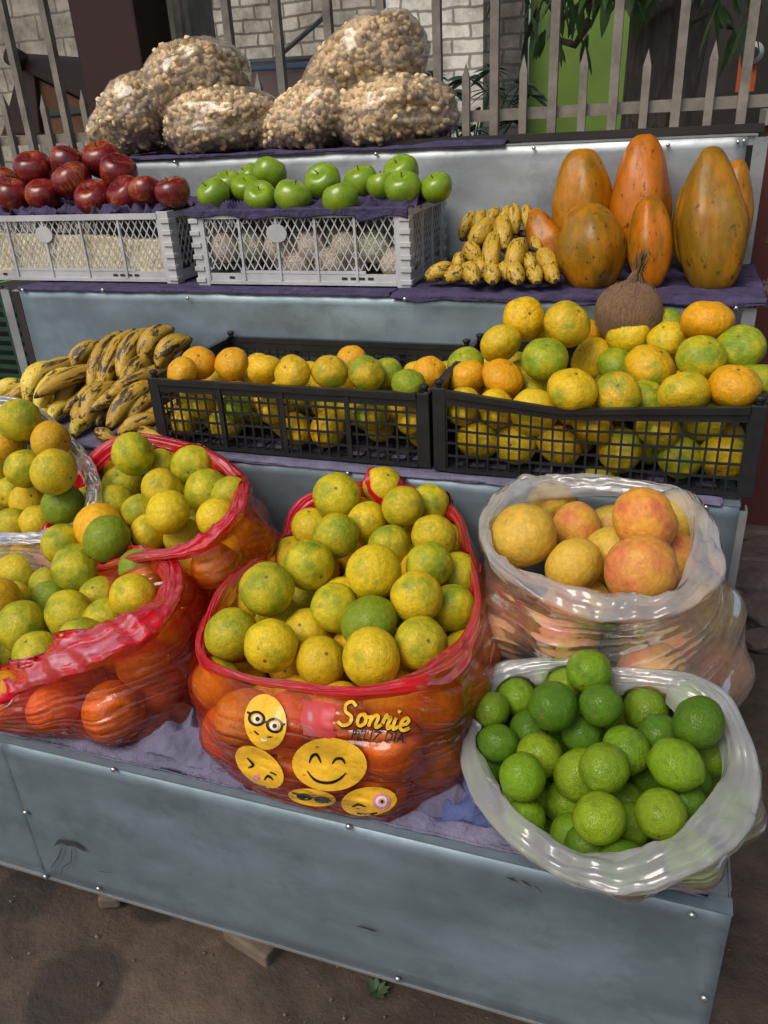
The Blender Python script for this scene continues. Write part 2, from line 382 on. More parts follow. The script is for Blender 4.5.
def rock(name, loc, s, seed, mt, label):
    bm = bmesh.new(); bmesh.ops.create_icosphere(bm, subdivisions=4, radius=1)
    for q in bm.verts:
        p = q.co.copy(); e = 3.2
        k = (abs(p.x)**e+abs(p.y)**e+abs(p.z)**e)**(-1/e)
        k *= 1+.16*n3(p.x*1.6+seed, p.y*1.6, p.z*1.6)+.06*n3(p.x*5+seed, p.y*5, p.z*5)
        q.co = Vector((p.x*k*s[0], p.y*k*s[1], p.z*k*s[2]))
    me = bpy.data.meshes.new(name); bm.to_mesh(me); bm.free(); me.polygons.foreach_set('use_smooth', [True]*len(me.polygons))
    o = link(name, me, mt); o.location = loc; o.rotation_euler = (0, 0, seed); return tag(o, label, name.replace('_', ' '), )
for (px, py, s, sd_, lb) in [(752, 585, (.07, .05, .035), 1, 'rounded stone behind the stall, beside the grapefruit bag'),
                             (760, 612, (.07, .06, .04), 2.2, 'large angular stone at the right edge of the photo, nearest the grapefruit bag'),
                             (748, 560, (.09, .05, .03), 3.4, 'flat dark stone uppermost in the rubble behind the stall'),
                             (760, 640, (.05, .04, .02), 4.1, 'small flat stone below the angular stone at the right edge')]:
    p = atz(px, py, ZG+.02); o = rock('stone', p, s, sd_, M_STONE, lb); o['group'] = 'stones on the ground at the right'
for k in range(14):
    px, py = random.uniform(735, 790), random.uniform(520, 600)
    p = atz(px, py, ZG+.01); s = random.uniform(.03, .07)
    o = rock('stone', p, (s*1.3, s, s*.5), k*1.7, M_STONE, 'loose dull stone of the rubble behind the stall'); o['group'] = 'loose rubble behind the stall'
# brick pieces half under the front panel
M_PAVE = simple('old_brick', (.15, .115, .085), .9, 0, 12, .35, .6, 30, .006)
def slab(px, py, sx, sy, sz, rz, label, name='brick'):
    p = atz(px, py, ZG+.02); mb = MB(); mb.box((-sx, -sy, -sz), (sx, sy, sz)); o = mb.build(name, M_PAVE, bevel=.006)
    o.location = p; o.rotation_euler = (.05, .06, rz); return tag(o, label, 'brick')
slab(256, 934, .055, .035, .020, -.25, 'worn brown brick lying half under the middle of the front panel')
slab(112, 893, .022, .025, .015, .4, 'small pale chunk of brick under the left part of the front panel')
mb = MB(); rg = random.Random(5)
for k in range(150):
    q = atz(rg.uniform(-20, 780), rg.uniform(880, 1030) if k % 3 else rg.uniform(480, 900), ZG+.004)
    if q.y > 4: continue
    s_ = rg.uniform(.0012, .0045)*(1.8 if rg.random() < .06 else 1)
    vs = [q+Vector((math.cos(a)*s_*rg.uniform(.7, 1.3), math.sin(a)*s_*rg.uniform(.7, 1.3), rg.uniform(-.2, .4)*s_)) for a in (0, 1.2, 2.5, 3.8, 5)]+[q+Vector((0, 0, s_*.9))]
    mb.add(vs, [(i, (i+1) % 5, 5) for i in range(5)])
tag(mb.build('gravel', simple('gravel', (.13, .10, .08), .9, 0, 60, .5)), 'small grit and crumbs scattered on the trodden earth', 'gravel', kind='stuff')
# small weed
M_WEED = simple('weed_leaf', (.035, .07, .03), .6, 0, 20, .3)
r_ = empty('weed', atz(376, 992, ZG)); tag(r_, 'tiny green weed sprouting from the earth in front of the stall', 'plant')
mb = MB()
for k in range(11):
    a = k*2.4; ln = random.uniform(.015, .03); d = Vector((math.cos(a), math.sin(a), .5)).normalized(); s_ = Vector((-math.sin(a), math.cos(a), 0))*.006
    t = d*ln; mb.add([d*.003, t*.55+s_, t, t*.55-s_], [(0, 1, 2, 3)])
mb.build('foliage', M_WEED, r_)
mb = MB(); mb.tube([(0, 0, -.02), (0, 0, .006)], .0015, 5); mb.build('stem', M_WEED, r_)

# ---- fence
M_FEN = simple('weathered_fence_paint', (.27, .24, .205), .75, 0, 12, .35, .3, 40, .003)
fe = empty('picket_fence', (-1, 3, ZG)); tag(fe, 'weathered grey metal fence of tall bars and short pointed pickets behind the stall', 'fence')
def fence_part(mb, name):
    o = mb.build(name, M_FEN, None); o.parent = fe; o.matrix_parent_inverse = Matrix.Translation((1, -3, -ZG)); return o
sp = .1948
xs0 = -.627
for k in range(-11, 8):
    x = xs0+sp*k
    if -1.95 < x < -1.62 and False: continue
    mb = MB(); mb.box((x-.014, 2.985, ZG), (x+.014, 3.013, 1.6)); mb.v = [(a+(.004*math.sin(k)*c), b, c) for a, b, c in mb.v]
    fence_part(mb, 'tall_bar')
    xm = x+sp/2; zt = .155+.01*math.sin(k*2.1)
    mb = MB(); hw = .0125
    vs = [(xm-hw, 2.988, ZG), (xm+hw, 2.988, ZG), (xm+hw, 3.008, ZG), (xm-hw, 3.008, ZG),
          (xm-hw, 2.988, zt-.05), (xm+hw, 2.988, zt-.05), (xm+hw, 3.008, zt-.05), (xm-hw, 3.008, zt-.05), (xm, 2.998, zt)]
    mb.add(vs, [(0, 3, 2, 1), (0, 1, 5, 4), (1, 2, 6, 5), (2, 3, 7, 6), (3, 0, 4, 7), (4, 5, 8), (5, 6, 8), (6, 7, 8), (7, 4, 8)])
    fence_part(mb, 'pointed_picket')
for z in (-.018, -1.1):
    mb = MB(); mb.box((-3.1, 3.0135, z-.018), (.9, 3.035, z+.018)); fence_part(mb, 'rail')

# ---- tree behind the fence
m, N, L, B = mat('bark')
v = coords(N, L, 'Object', (6, 6, 2)); vo = N.new('ShaderNodeTexVoronoi'); vo.inputs['Scale'].default_value = 4; L.new(v, vo.inputs[0])
n = noise_n(N, L, v, 3, 8, .7)
L.new(mix(N, L, n, (.07, .055, .045), (.30, .25, .20)), B.inputs['Base Color']); B.inputs['Roughness'].default_value = .9
b1 = bump(N, L, vo.outputs['Distance'], .9, .05); bump(N, L, n, .6, .03, B, b1); M_BARK = m
def leafmat(name, c1, c2):
    m, N, L, B = mat(name)
    L.new(ramp(N, L, noise_n(N, L, coords(N, L, 'Object'), 9, 3), [(.35, c1), (.65, c2)]), B.inputs['Base Color'])
    B.inputs['Roughness'].default_value = .4; return m
M_LEAF = leafmat('mango_leaf', (.03, .08, .02), (.10, .21, .05))
M_LEAF2 = leafmat('papaya_leaf', (.03, .08, .05), (.09, .19, .10))
def leaf(mb, p, d, ln, wd, droop=.3):
    d = Vector(d).normalized(); s = d.cross(Vector((0, 0, 1)));
    s = s.normalized() if s.length > .01 else Vector((1, 0, 0))
    s = (s+Vector((random.uniform(-.4, .4), random.uniform(-.4, .4), random.uniform(-.5, .5)))).normalized()
    n = s.cross(d); vs = []
    prof = [0, .55, .9, 1, .85, .5, .0]
    for i, w_ in enumerate(prof):
        t = i/(len(prof)-1); c = p+d*ln*t+Vector((0, 0, -droop*ln*t*t))
        vs += [c-s*wd*w_+n*wd*.25*w_, c, c+s*wd*w_+n*wd*.25*w_]
    fs = []
    for i in range(len(prof)-1):
        a = i*3; fs += [(a, a+1, a+4, a+3), (a+1, a+2, a+5, a+4)]
    mb.add(vs, fs)
YT = 4.0
tr = empty('tree', (X(662, YT, 60), YT, ZG)); tag(tr, 'tree with a thick rough trunk and long drooping leaves behind the fence', 'tree')
def under(o, root):
    o.parent = root; o.matrix_parent_inverse = Matrix.Translation(-root.location); return o
xt = tr.location.x; pts = []; rs = []
mb = MB(); k = 40; nn = 40; vs = []
for i in range(k):
    z = ZG+i/(k-1)*3.2; cx = xt+.03*math.sin(z*2)-.0*z; R = .145+.03*math.exp(-(z-ZG)*2)+.02*math.sin(z*1.7)
    for j in range(nn):
        t = 2*PI*j/nn; rr = R*(1+.10*n3(math.cos(t)*2, math.sin(t)*2, z*1.5)+.05*n3(math.cos(t)*6, math.sin(t)*6, z*3))
        vs.append((cx+rr*math.cos(t), YT+rr*math.sin(t), z))
mb.add(vs, [(i*nn+j, i*nn+(j+1) % nn, (i+1)*nn+(j+1) % nn, (i+1)*nn+j) for i in range(k-1) for j in range(nn)])
under(mb.build('trunk', M_BARK, None, True), tr)
mb = MB()
for pth in ([(675, 0), (655, 10), (640, 30)], [(690, 20), (712, 10), (722, 25), (735, 28)], [(668, -20), (600, -10), (560, 20), (545, 40)], [(590, 20), (575, 45), (552, 38)], [(690, -10), (740, -20), (760, 10)]):
    mb.tube([at(a, b, YT-.2-.02*i) for i, (a, b) in enumerate(pth)], [.02-.004*i for i in range(len(pth))], 6)
under(mb.build('branch', M_BARK, None, True), tr)
mb = MB()
for (cx, cy, n_, sx, sy) in [(600, -12, 24, 45, 16), (555, -2, 22, 30, 16), (543, 35, 7, 10, 14), (630, -12, 16, 25, 14), (723, 2, 9, 18, 16), (750, 25, 8, 14, 16), (700, -30, 26, 60, 20), (575, -35, 34, 80, 20), (583, 40, 4, 6, 10)]:
    for _ in range(n_):
        q = at(cx+random.gauss(0, sx*.6), cy+random.gauss(0, sy*.6)-8, random.uniform(3.3, 4.1))
        leaf(mb, q, (random.uniform(-.7, .7), random.uniform(-.6, .4), -1), random.uniform(.09, .17), random.uniform(.014, .022), .1)
under(mb.build('foliage', M_LEAF, None, True), tr)
# broad leaved seedling behind the popcorn
pl = empty('papaya_seedling', at(470, 150, 3.7)); pl.location.z = ZG; tag(pl, 'young plant with broad lobed leaves behind the fence, beside the popcorn bags', 'plant')
mb = MB(); mbs = MB()
for (cx, cy) in [(432, 75), (450, 92), (468, 78), (490, 90), (505, 100), (520, 85), (437, 110), (480, 112), (512, 122), (530, 95), (455, 125), (492, 70), (424, 100), (475, 130)]:
    q = at(cx, cy, random.uniform(3.45, 3.8))
    for a in np.linspace(-1.9, 1.9, 7):
        d = Vector((math.sin(a), -.35, -.35+.8*math.cos(a)*.6)); leaf(mb, q, d, random.uniform(.07, .11), .016, .15)
    mbs.tube([Vector((pl.location.x, 3.65, -.6)), (Vector((pl.location.x, 3.65, -.3))+q)/2, q], [.008, .005, .003], 5)
mbs.tube([(pl.location.x, 3.65, ZG), (pl.location.x, 3.65, -.4)], .015, 6)
under(mb.build('foliage', M_LEAF2, None, True), pl); under(mbs.build('stem', M_LEAF2, None, True), pl)
# small orange sign with round lamp, top right
M_ORS = simple('orange_sign', (.5, .09, .02), .5); M_YEL = simple('yellow_paint', (.8, .5, .03), .5); M_LG = simple('lamp_grey', (.4, .4, .4), .4)
ys = 5.6
mb = MB(); p = at(747, 72, ys); mb.box((p.x-.05, ys, p.z-.10), (p.x+.05, ys+.02, p.z+.12)); o = mb.build('orange_sign', M_ORS); tag(o, 'small orange sign with a yellow mark on the dark wall', 'sign')
mb = MB(); mb.box((p.x-.028, ys-.004, p.z-.03), (p.x-.008, ys-.001, p.z+.03)); mb.box((p.x-.004, ys-.004, p.z-.05), (p.x+.02, ys-.001, p.z-.02)); mb.build('mark', M_YEL, o)
p = at(753, 53, ys); mb = MB(); mb.tube([(p.x, ys-.03, p.z), (p.x, ys+.02, p.z)], [.055, .06], 24); o = mb.build('round_lamp', M_LG, None, True); tag(o, 'round grey unlit lamp above the orange sign', 'lamp')
mb = MB(); mb.tube([(p.x, ys-.034, p.z), (p.x, ys-.029, p.z)], .03, 20); mb.build('lens', M_DARK, o)
# covered mototaxi leaning roof at left
M_TARP = simple('dark_tarpaulin', (.06, .035, .03), .6, 0, 5, .3); M_ORP = simple('faded_orange_paint', (.22, .11, .05), .6, 0, 7, .3); M_TEAL = simple('teal_stripe', (.05, .10, .11), .5)
yk = 3.6
r_ = empty('covered_tricycle', at(60, 130, yk)); tag(r_, 'dark motor tricycle cab with faded orange side panel seen through the fence', 'vehicle')
def poly(name, pix, y, th, mt, root):
    ps = [at(a, b, y) for a, b in pix]; n_ = len(ps)
    mb = MB(); mb.add([(*p[:2], p[2]) for p in ps]+[(p[0], p[1]+th, p[2]) for p in ps], [tuple(range(n_)), tuple(range(2*n_-1, n_-1, -1))]+[(i, (i+1) % n_, n_+(i+1) % n_, n_+i) for i in range(n_)])
    o = mb.build(name, mt, None, bevel=.006); return under(o, root)
poly('roof', [(8, 52), (26, 58), (90, 92), (92, 104), (30, 74), (12, 66)], yk, .8, M_TARP, r_)
poly('side_panel', [(16, 72), (32, 76), (92, 106), (95, 134), (0, 136), (8, 112)], yk+.05, .7, M_ORP, r_)
poly('stripe', [(38, 112), (92, 108), (92, 113), (38, 118)], yk+.035, .01, M_TEAL, r_)
poly('rear_cover', [(18, 66), (34, 74), (40, 134), (2, 134)], yk+.02, .5, M_TARP, r_)
mb = MB(); mb.tube([at(10, 55, yk-.02), at(22, 62, yk-.02)], .045, 12); under(mb.build('rolled_cover', M_TARP, None, True), r_)
# table with pastel cloth and tube behind popcorn
M_PINK = simple('pastel_cloth', (.45, .33, .33), .8, 0, 3, .2); M_BLU = simple('pastel_blue', (.22, .33, .5), .7)
yq = 4.4
r_ = empty('market_table', at(285, 95, yq)); tag(r_, 'table with pale pink cover and blue edge behind the popcorn bags', 'table')
poly('table_cover', [(236, 72), (335, 66), (338, 110), (236, 112)], yq, .6, M_PINK, r_)
poly('table_edge', [(234, 65), (337, 59), (337, 66), (234, 72)], yq-.01, .62, M_BLU, r_)
mb = MB()
for px in (240, 330):
    q = at(px, 100, yq); mb.box((q.x-.03, yq+.05, ZG), (q.x+.03, yq+.11, q.z))
under(mb.build('leg', M_CONC, None), r_)
M_PIPE = simple('pipe', (.25, .26, .26), .4, .6)
mb = MB(); mb.tube([at(330, 12, 4.2), at(272, 62, 4.2)], .012, 10); mb.tube([at(225, 64, 4.2), at(345, 56, 4.2)], .014, 10); tag(mb.build('steel_pipe', M_PIPE, None, True), 'thin steel pipe with diagonal brace behind the popcorn bags', 'pipe')
# horizontal beam behind the top shelf
# unseen awning roof, added above the view to shade the background
M_ROOF = simple('added_shade_roof', (.25, .22, .2), .7, .2)
mb = MB()
nr = 60
vs = []
for i in range(nr*4+1):
    x = -5+i*8/(nr*4); dz = .02*math.sin(i*PI/2)
    vs += [(x, 1.9, 1.75+dz), (x, 3.7, 1.95+dz), (x, 1.9, 1.753+dz), (x, 3.7, 1.953+dz)]
fs = []
for i in range(nr*4):
    a = i*4; fs += [(a, a+4, a+5, a+1), (a+2, a+3, a+7, a+6)]
mb.add(vs, fs)
tag(mb.build('added_shade_roof', M_ROOF), 'unseen corrugated roof added above the picture to shade the back of the stall', 'roof')

# ================================================================== STALL
st = empty('display_stall', (-.75, Y0, ZG)); tag(st, 'tiered display stall of galvanised sheet metal carrying all the fruit', 'stall')
def sp_(mb, name, mt=M_GAL, smooth=False, bevel=0): return under(mb.build(name, mt, None, smooth, bevel), st)
def sheet(x0, x1, y, z0, z1, name, mt, th=.003, amp=.002, seed=0):
    nx, nz = 60, 12; P = np.zeros((nx, nz, 3))
    for i in range(nx):
        for j in range(nz):
            x = x0+(x1-x0)*i/(nx-1); z = z0+(z1-z0)*j/(nz-1)
            e = min(i, nx-1-i, j*2, (nz-1-j)*2)/6; e = min(1, e)
            P[i, j] = (x, y+amp*e*n3(x*5+seed, z*6, seed), z)
    me = grid_mesh(name, P); o = link(name, me, mt); mo = o.modifiers.new('s', 'SOLIDIFY'); mo.thickness = th; mo.offset = 0
    return under(o, st)
XS = -.989   # seam of the front panel
sheet(XS+.001, XR-.002, Y0, ZB, Z0, 'front_panel', M_GAL, .0025, .006, 1)
sheet(-1.9, XS-.001, Y0+.003, ZB, Z0, 'front_panel', M_GAL, .0025, .004, 2)
for (z, ya, yb, x0) in ((Z0, Y0, Y1, -1.9), (Z1, Y1, Y2, -1.75), (Z2, Y2, Y3, XL), (Z3, Y3, 2.72, XL)):
    mb = MB(); mb.box((x0, ya+.006, z-.022), (XR-.004, yb-.002, z-.004)); sp_(mb, 'shelf', M_GAL2)
sheet(-1.75, XR-.002, Y1, Z0+.003, Z1, 'riser_panel', M_GAL, .002, .006, 3)
sheet(XL+.03, XR-.022, Y2, Z1+.003, Z2, 'riser_panel', M_GAL, .002, .010, 4)
sheet(XL, XR-.022, Y3, Z2+.003, Z3, 'riser_panel', M_GAL2, .002, .008, 5)
# folded lips on the top edge of each panel
for (y, z, x0, mt) in ((Y0, Z0, -1.9, M_GAL), (Y1, Z1, -1.75, M_GAL), (Y2, Z2, XL+.02, M_GAL), (Y3, Z3, XL, M_ANG)):
    mb = MB(); mb.box((x0, y-.0022, z-.002), (XR-.001, y+.022, z+.0015)); sp_(mb, 'edge_lip', mt)
mb = MB(); mb.box((-1.9, Y0-.0035, ZB-.002), (XR, Y0+.012, ZB+.003)); sp_(mb, 'edge_lip', M_ANG)
# end frames of angle steel on the right and left
def post(x, y, z0, z1, wd=.026): 
    mb = MB(); mb.box((x, y, z0), (x+.003, y+wd, z1)); mb.box((x, y-.003, z0), (x-wd if x > 0 else x+wd, y, z1)) if x < 0 else mb.box((x-wd+.004, y+.003, z0), (x, y+.006, z1))
    sp_(mb, 'post', M_ANG)
def angle(x, y, z0, z1, wd=.028):
    mb = MB(); mb.box((x, y, z0), (x+wd, y+.003, z1)); mb.box((x+wd-.003, y+.0032, z0), (x+wd, y+.03, z1)); sp_(mb, 'post', M_ANG)
angle(XR-.022+.008, Y1+.002, ZG, Z1-.012, .026)
angle(XR-.012, Y2+.002, ZG, Z2-.012, .026)
angle(XR-.008, Y3+.002, ZG, Z3-.006, .03)
angle(XR-.028, Y0+.004, ZG, Z0-.004, .026)
mb = MB(); mb.box((XL-.03, Y2-.004, ZG), (XL-.027, Y2+.025, Z2)); mb.box((XL-.027, Y2-.004, ZG), (XL-.002, Y2-.001, Z2)); sp_(mb, 'post', M_ANG)
mb = MB(); mb.box((XL+.0, Y2+.002, ZG), (XL+.025, Y2+.006, Z2-.006)); sp_(mb, 'post', M_DARK)
mb = MB(); mb.box((-1.8, Y0+.01, ZG), (-1.77, Y0+.04, Z0-.03)); sp_(mb, 'post', M_ANG)
# side sheet at the right end
for (ya, yb, z) in ((Y0+.036, Y1, Z0),):
    mb = MB(); mb.box((XR-.004, ya, z-.03), (XR-.001, yb, z-.0)); sp_(mb, 'side_rail', M_ANG)
for (ya, yb, z) in ((Y1+.035, Y2, Z1), (Y2+.035, Y3, Z2), (Y3+.035, 2.72, Z3)):
    mb = MB(); mb.box((XR-.002, ya, z-.03), (XR+.001, yb, z-.002)); sp_(mb, 'side_rail', M_ANG)
# raised bar behind the top shelf
mb = MB(); mb.box((-.80, Y3+.03, Z3+.003), (XR+.012, Y3+.055, Z3+.021)); mb.box((-.80, Y3+.056, Z3+.001), (XR+.012, Y3+.075, Z3+.012)); sp_(mb, 'back_rail', M_DARK)
# screws
def screws(pix, y):
    for px, py in pix:
        p = at(px, py, y); mb = MB(); mb.tube([(p.x, y-.0005, p.z), (p.x, y-.0035, p.z), (p.x, y-.005, p.z)], [.0048, .0046, .0022], 10); sp_(mb, 'screw', M_SCREW, True)
screws([(114, 769), (26, 812), (46, 876), (99, 888), (349, 826), (692, 914), (704, 997), (398, 978), (545, 867)], Y0-.0045)
screws([(103, 290), (188, 298), (405, 299), (23, 290), (736, 308)], Y2-.008)
screws([(175, 162), (376, 154), (534, 148), (668, 145), (744, 141), (738, 142)], Y3-.007)
screws([(348, 473), (706, 507), (340, 477)], Y1-.006)
# dark scuff with drips on the front panel
m, N, L, B = mat('dark_scuff'); B.inputs['Base Color'].default_value = (.03, .035, .04, 1); B.inputs['Roughness'].default_value = .7; M_SCUFF = m
def smear(pix, wd):
    mb = MB(); y = Y0-.0072; ps = [at(a, b, y) for a, b in pix]; vs = []
    for i, p in enumerate(ps):
        d = (ps[min(i+1, len(ps)-1)]-ps[max(i-1, 0)]); d.y = 0; d.normalize(); s_ = Vector((-d.z, 0, d.x))
        h = wd[i]/800*depth(p)/2; vs += [p+s_*h, p-s_*h]
    mb.add(vs, [(2*i, 2*i+1, 2*i+3, 2*i+2) for i in range(len(ps)-1)]); sp_(mb, 'scuff_mark', M_SCUFF)
smear([(54, 846), (60, 841), (66, 843), (74, 844), (82, 849), (86, 852)], [.3, 5, 8, 7, 5, .5])
smear([(62, 848), (58, 858), (51, 868)], [1.2, 1.4, .6]); smear([(72, 849), (71, 862), (63, 867), (61, 874)], [1.2, 1.0, .9, .5])
smear([(355, 926), (362, 927), (372, 930), (378, 932)], [.3, 2.5, 3, .4]); smear([(98, 871), (104, 872), (111, 873)], [.5, 1.2, .3])
smear([(505, 877), (512, 879), (518, 882)], [.3, 4, .4]); smear([(519, 879), (526, 883), (532, 887)], [.3, 3, .4]); smear([(535, 886), (542, 893)], [1.5, .3])

# ================================================================== FRUIT TOOLS
def sphere_mesh(name, fn, nu=36, nv=22, smooth=True):
    vs = [fn(0, 0)]; fs = []
    for j in range(1, nv):
        for i in range(nu): vs.append(fn(2*PI*i/nu, PI*j/nv))
    vs.append(fn(0, PI))
    for i in range(nu): fs.append((0, 1+i, 1+(i+1) % nu))
    for j in range(nv-2):
        for i in range(nu):
            a = 1+j*nu; fs.append((a+i, a+nu+i, a+nu+(i+1) % nu, a+(i+1) % nu))
    a = 1+(nv-2)*nu
    for i in range(nu): fs.append((a+i, len(vs)-1, a+(i+1) % nu))
    me = bpy.data.meshes.new(name); me.from_pydata(vs, [], fs); me.polygons.foreach_set('use_smooth', [True]*len(fs)); me.update(); return me
def orange_fn(sd, obl=.95, dim=.05, lump=.02):
    def fn(t, p):
        x, y, z = math.sin(p)*math.cos(t), math.sin(p)*math.sin(t), math.cos(p)
        r = 1+lump*n3(x*1.7+sd, y*1.7, z*1.7)*2
        r -= dim*math.exp(-(p/.22)**2)+dim*.5*math.exp(-((PI-p)/.2)**2)
        return (x*r, y*r, z*r*obl)
    return fn
def mand_fn(sd):
    def fn(t, p):
        x, y, z = math.sin(p)*math.cos(t), math.sin(p)*math.sin(t), math.cos(p)
        r = 1+.03*n3(x*1.7+sd, y*1.7, z*1.7)*2+.012*math.cos(9*t+sd)*math.exp(-(p/.7)**2)
        r -= .09*math.exp(-(p/.25)**2)+.10*math.exp(-((PI-p)/.3)**2)
        return (x*r*1.04, y*r*1.04, z*r*.86)
    return fn
def lime_fn(sd):
    def fn(t, p):
        x, y, z = math.sin(p)*math.cos(t), math.sin(p)*math.sin(t), math.cos(p)
        r = 1+.025*n3(x*1.7+sd, y*1.7, z*1.7)*2
        nip = .10*math.exp(-((PI-p)/.16)**2)-.03*math.exp(-(p/.16)**2)
        return (x*r*.96, y*r*.96, z*(r*1.06+nip))
    return fn
def apple_fn(sd):
    def fn(t, p):
        x, y = math.cos(t), math.sin(t)
        rr = math.sin(p)*(1+.10*math.cos(p))*(1+.022*math.cos(5*t+sd)*(1-math.cos(p))/2)
        z = math.cos(p)*.97-.28*math.exp(-(p/.42)**2)+.16*math.exp(-((PI-p)/.38)**2)
        k = 1+.02*n3(x*1.5+sd, y*1.5, z*1.5)*2
        return (x*rr*k, y*rr*k, z*k)
    return fn
ME = {
 'orange': [sphere_mesh('orange', orange_fn(s)) for s in (0, 5, 11)],
 'grapefruit': [sphere_mesh('grapefruit', orange_fn(s, .93, .06, .025)) for s in (3, 8)],
 'mandarin': [sphere_mesh('mandarin', mand_fn(s)) for s in (1, 6, 12)],
 'lime': [sphere_mesh('lime', lime_fn(s)) for s in (2, 7)],
 'red_apple': [sphere_mesh('apple', apple_fn(s)) for s in (0, 4)],
 'green_apple': [sphere_mesh('apple', apple_fn(s)) for s in (2, 9)],
}
for k_, m_ in (('orange', M_OR), ('grapefruit', M_GF), ('mandarin', M_MA), ('lime', M_LI)):
    for me in ME[k_]: me.materials.append(m_)
# apples' skins
def applemat(name, c1, c2, c3, spots):
    m, N, L, B = mat(name); v = coords(N, L, rnd=True)
    st_ = noise_n(N, L, coords(N, L, rnd=True, scale=(9, 9, 1.2)), 1.4, 4, .6); bg_ = noise_n(N, L, v, 1.1, 3, .5)
    c = ramp(N, L, mth(N, L, 'ADD', mth(N, L, 'MULTIPLY', st_, .45), mth(N, L, 'MULTIPLY', bg_, .6)), [(.38, c1), (.55, c2), (.72, c3)])
    vo = N.new('ShaderNodeTexVoronoi'); vo.inputs['Scale'].default_value = 9; L.new(v, vo.inputs[0])
    c = mix(N, L, ramp(N, L, vo.outputs['Distance'], [(.05, .45), (.09, 0.)]), c, spots)
    L.new(c, B.inputs['Base Color']); B.inputs['Roughness'].default_value = .26; B.inputs['Coat Weight'].default_value = .25; B.inputs['Coat Roughness'].default_value = .08
    return m
M_RA = applemat('red_apple_skin', (.075, .006, .008), (.20, .012, .010), (.42, .16, .025), (.45, .3, .12))
M_GA = applemat('green_apple_skin', (.13, .24, .010), (.19, .31, .012), (.29, .38, .03), (.5, .6, .3))
for me in ME['red_apple']: me.materials.append(M_RA)
for me in ME['green_apple']: me.materials.append(M_GA)
M_STEM = simple('fruit_stem', (.06, .035, .015), .8)
mb = MB(); mb.tube([(0, 0, .50), (.02, .01, .72), (.07, .03, .95)], [.035, .028, .04], 7); ME_STEM = mb.mesh('stem', True); ME_STEM.materials.append(M_STEM)

def plane3(a, b, c):
    A, Bq, C_ = at(*a), at(*b), at(*c); n = (Bq-A).cross(C_-A); return A, n
def ray_plane(px, py, pl):
    r = Vector(wr(px, py)); return r*(pl[0].dot(pl[1])/r.dot(pl[1]))
def solve(lst, pl, R0, wsize=.25, squash=1.0, it=200):
    """pixel circles -> spheres on the heap's surface, pushed apart along depth until none overlap"""
    dirs, rp, d = [], [], []
    for e in lst:
        px, py, r = e[:3]
        u = np.array(wr(px, py)); u = u/np.linalg.norm(u)
        q = ray_plane(px, py, pl); dp = q.length
        cosf = F/np.linalg.norm(_cray(px, py))
        ds = R0*F/r/cosf
        ds = min(max(ds, dp*.85), dp*1.15)
        k = wsize if r > 14 else 0.0
        off = 0 if r > R0*F/dp*cosf*.8 else R0*.9   # partly hidden ones lie behind the top layer
        dirs.append(u); rp.append(r/F*cosf); d.append((1-k)*dp+k*ds+off)
    dirs = np.array(dirs); rp = np.array(rp); d = np.array(d, float)
    R = np.clip(rp*d, R0*.86, R0*1.12)
    for _ in range(it):
        R = np.clip(rp*d, R0*.86, R0*1.12)
        mv = False
        for i in range(len(d)):
            for j in range(i+1, len(d)):
                v_ = dirs[i]*d[i]-dirs[j]*d[j]; D = np.linalg.norm(v_); S = (R[i]+R[j])*.96*squash
                if D < S:
                    mv = True; g_ = (S-D)*.35
                    if d[i] < d[j]: d[i] -= g_*.5; d[j] += g_
                    else: d[i] += g_; d[j] -= g_*.5
        if not mv: break
    return [(Vector(dirs[i]*d[i]), float(R[i])) for i in range(len(d))]
def relax(fixed, n, R0, inside, seed, it=220, jit=.08):
    """fill the container with n spheres round the fixed ones"""
    rng = random.Random(seed); P = []; Rr = []
    tries = 0
    while len(P) < n and tries < n*400:
        tries += 1
        p, ok = inside(rng, None)
        if ok: P.append(p); Rr.append(R0*rng.uniform(1-jit, 1+jit))
    if not P: return []
    P = np.array(P); Rr = np.array(Rr)
    FP = np.array([list(f[0]) for f in fixed]).reshape(-1, 3) if fixed else np.zeros((0, 3)); FR = np.array([f[1] for f in fixed])
    for k in range(it):
        D = P[:, None]-P[None]; dist = np.linalg.norm(D, axis=2)+1e-9; S = (Rr[:, None]+Rr[None])*.98
        ov = np.where((dist < S), S-dist, 0); np.fill_diagonal(ov, 0)
        mvv = (D/dist[..., None]*ov[..., None]*.45).sum(1)
        if len(FP):
            D2 = P[:, None]-FP[None]; d2 = np.linalg.norm(D2, axis=2)+1e-9; S2 = (Rr[:, None]+FR[None])*.97
            o2 = np.where(d2 < S2, S2-d2, 0); mvv += (D2/d2[..., None]*o2[..., None]*.8).sum(1)
        P = P+mvv
        for i in range(len(P)):
            P[i], _ = inside(None, (P[i], Rr[i]))
    out = []
    for i in range(len(P)):
        ok = True
        for (q, r) in list(fixed)+out:
            if np.linalg.norm(P[i]-np.array(q)) < (r+Rr[i])*.80: ok = False; break
        if ok: out.append((Vector(P[i]), float(Rr[i])))
    return out
COLS = {
 'g': ('green', (.26, .33, .012), .95), 'l': ('yellow green', (.55, .47, .014), .60), 'y': ('yellow', (.68, .50, .014), .50),
 'o': ('orange yellow', (.74, .41, .012), .42), 'r': ('orange', (.76, .31, .010), .32), 'm': ('half green', (.64, .44, .015), .74)}
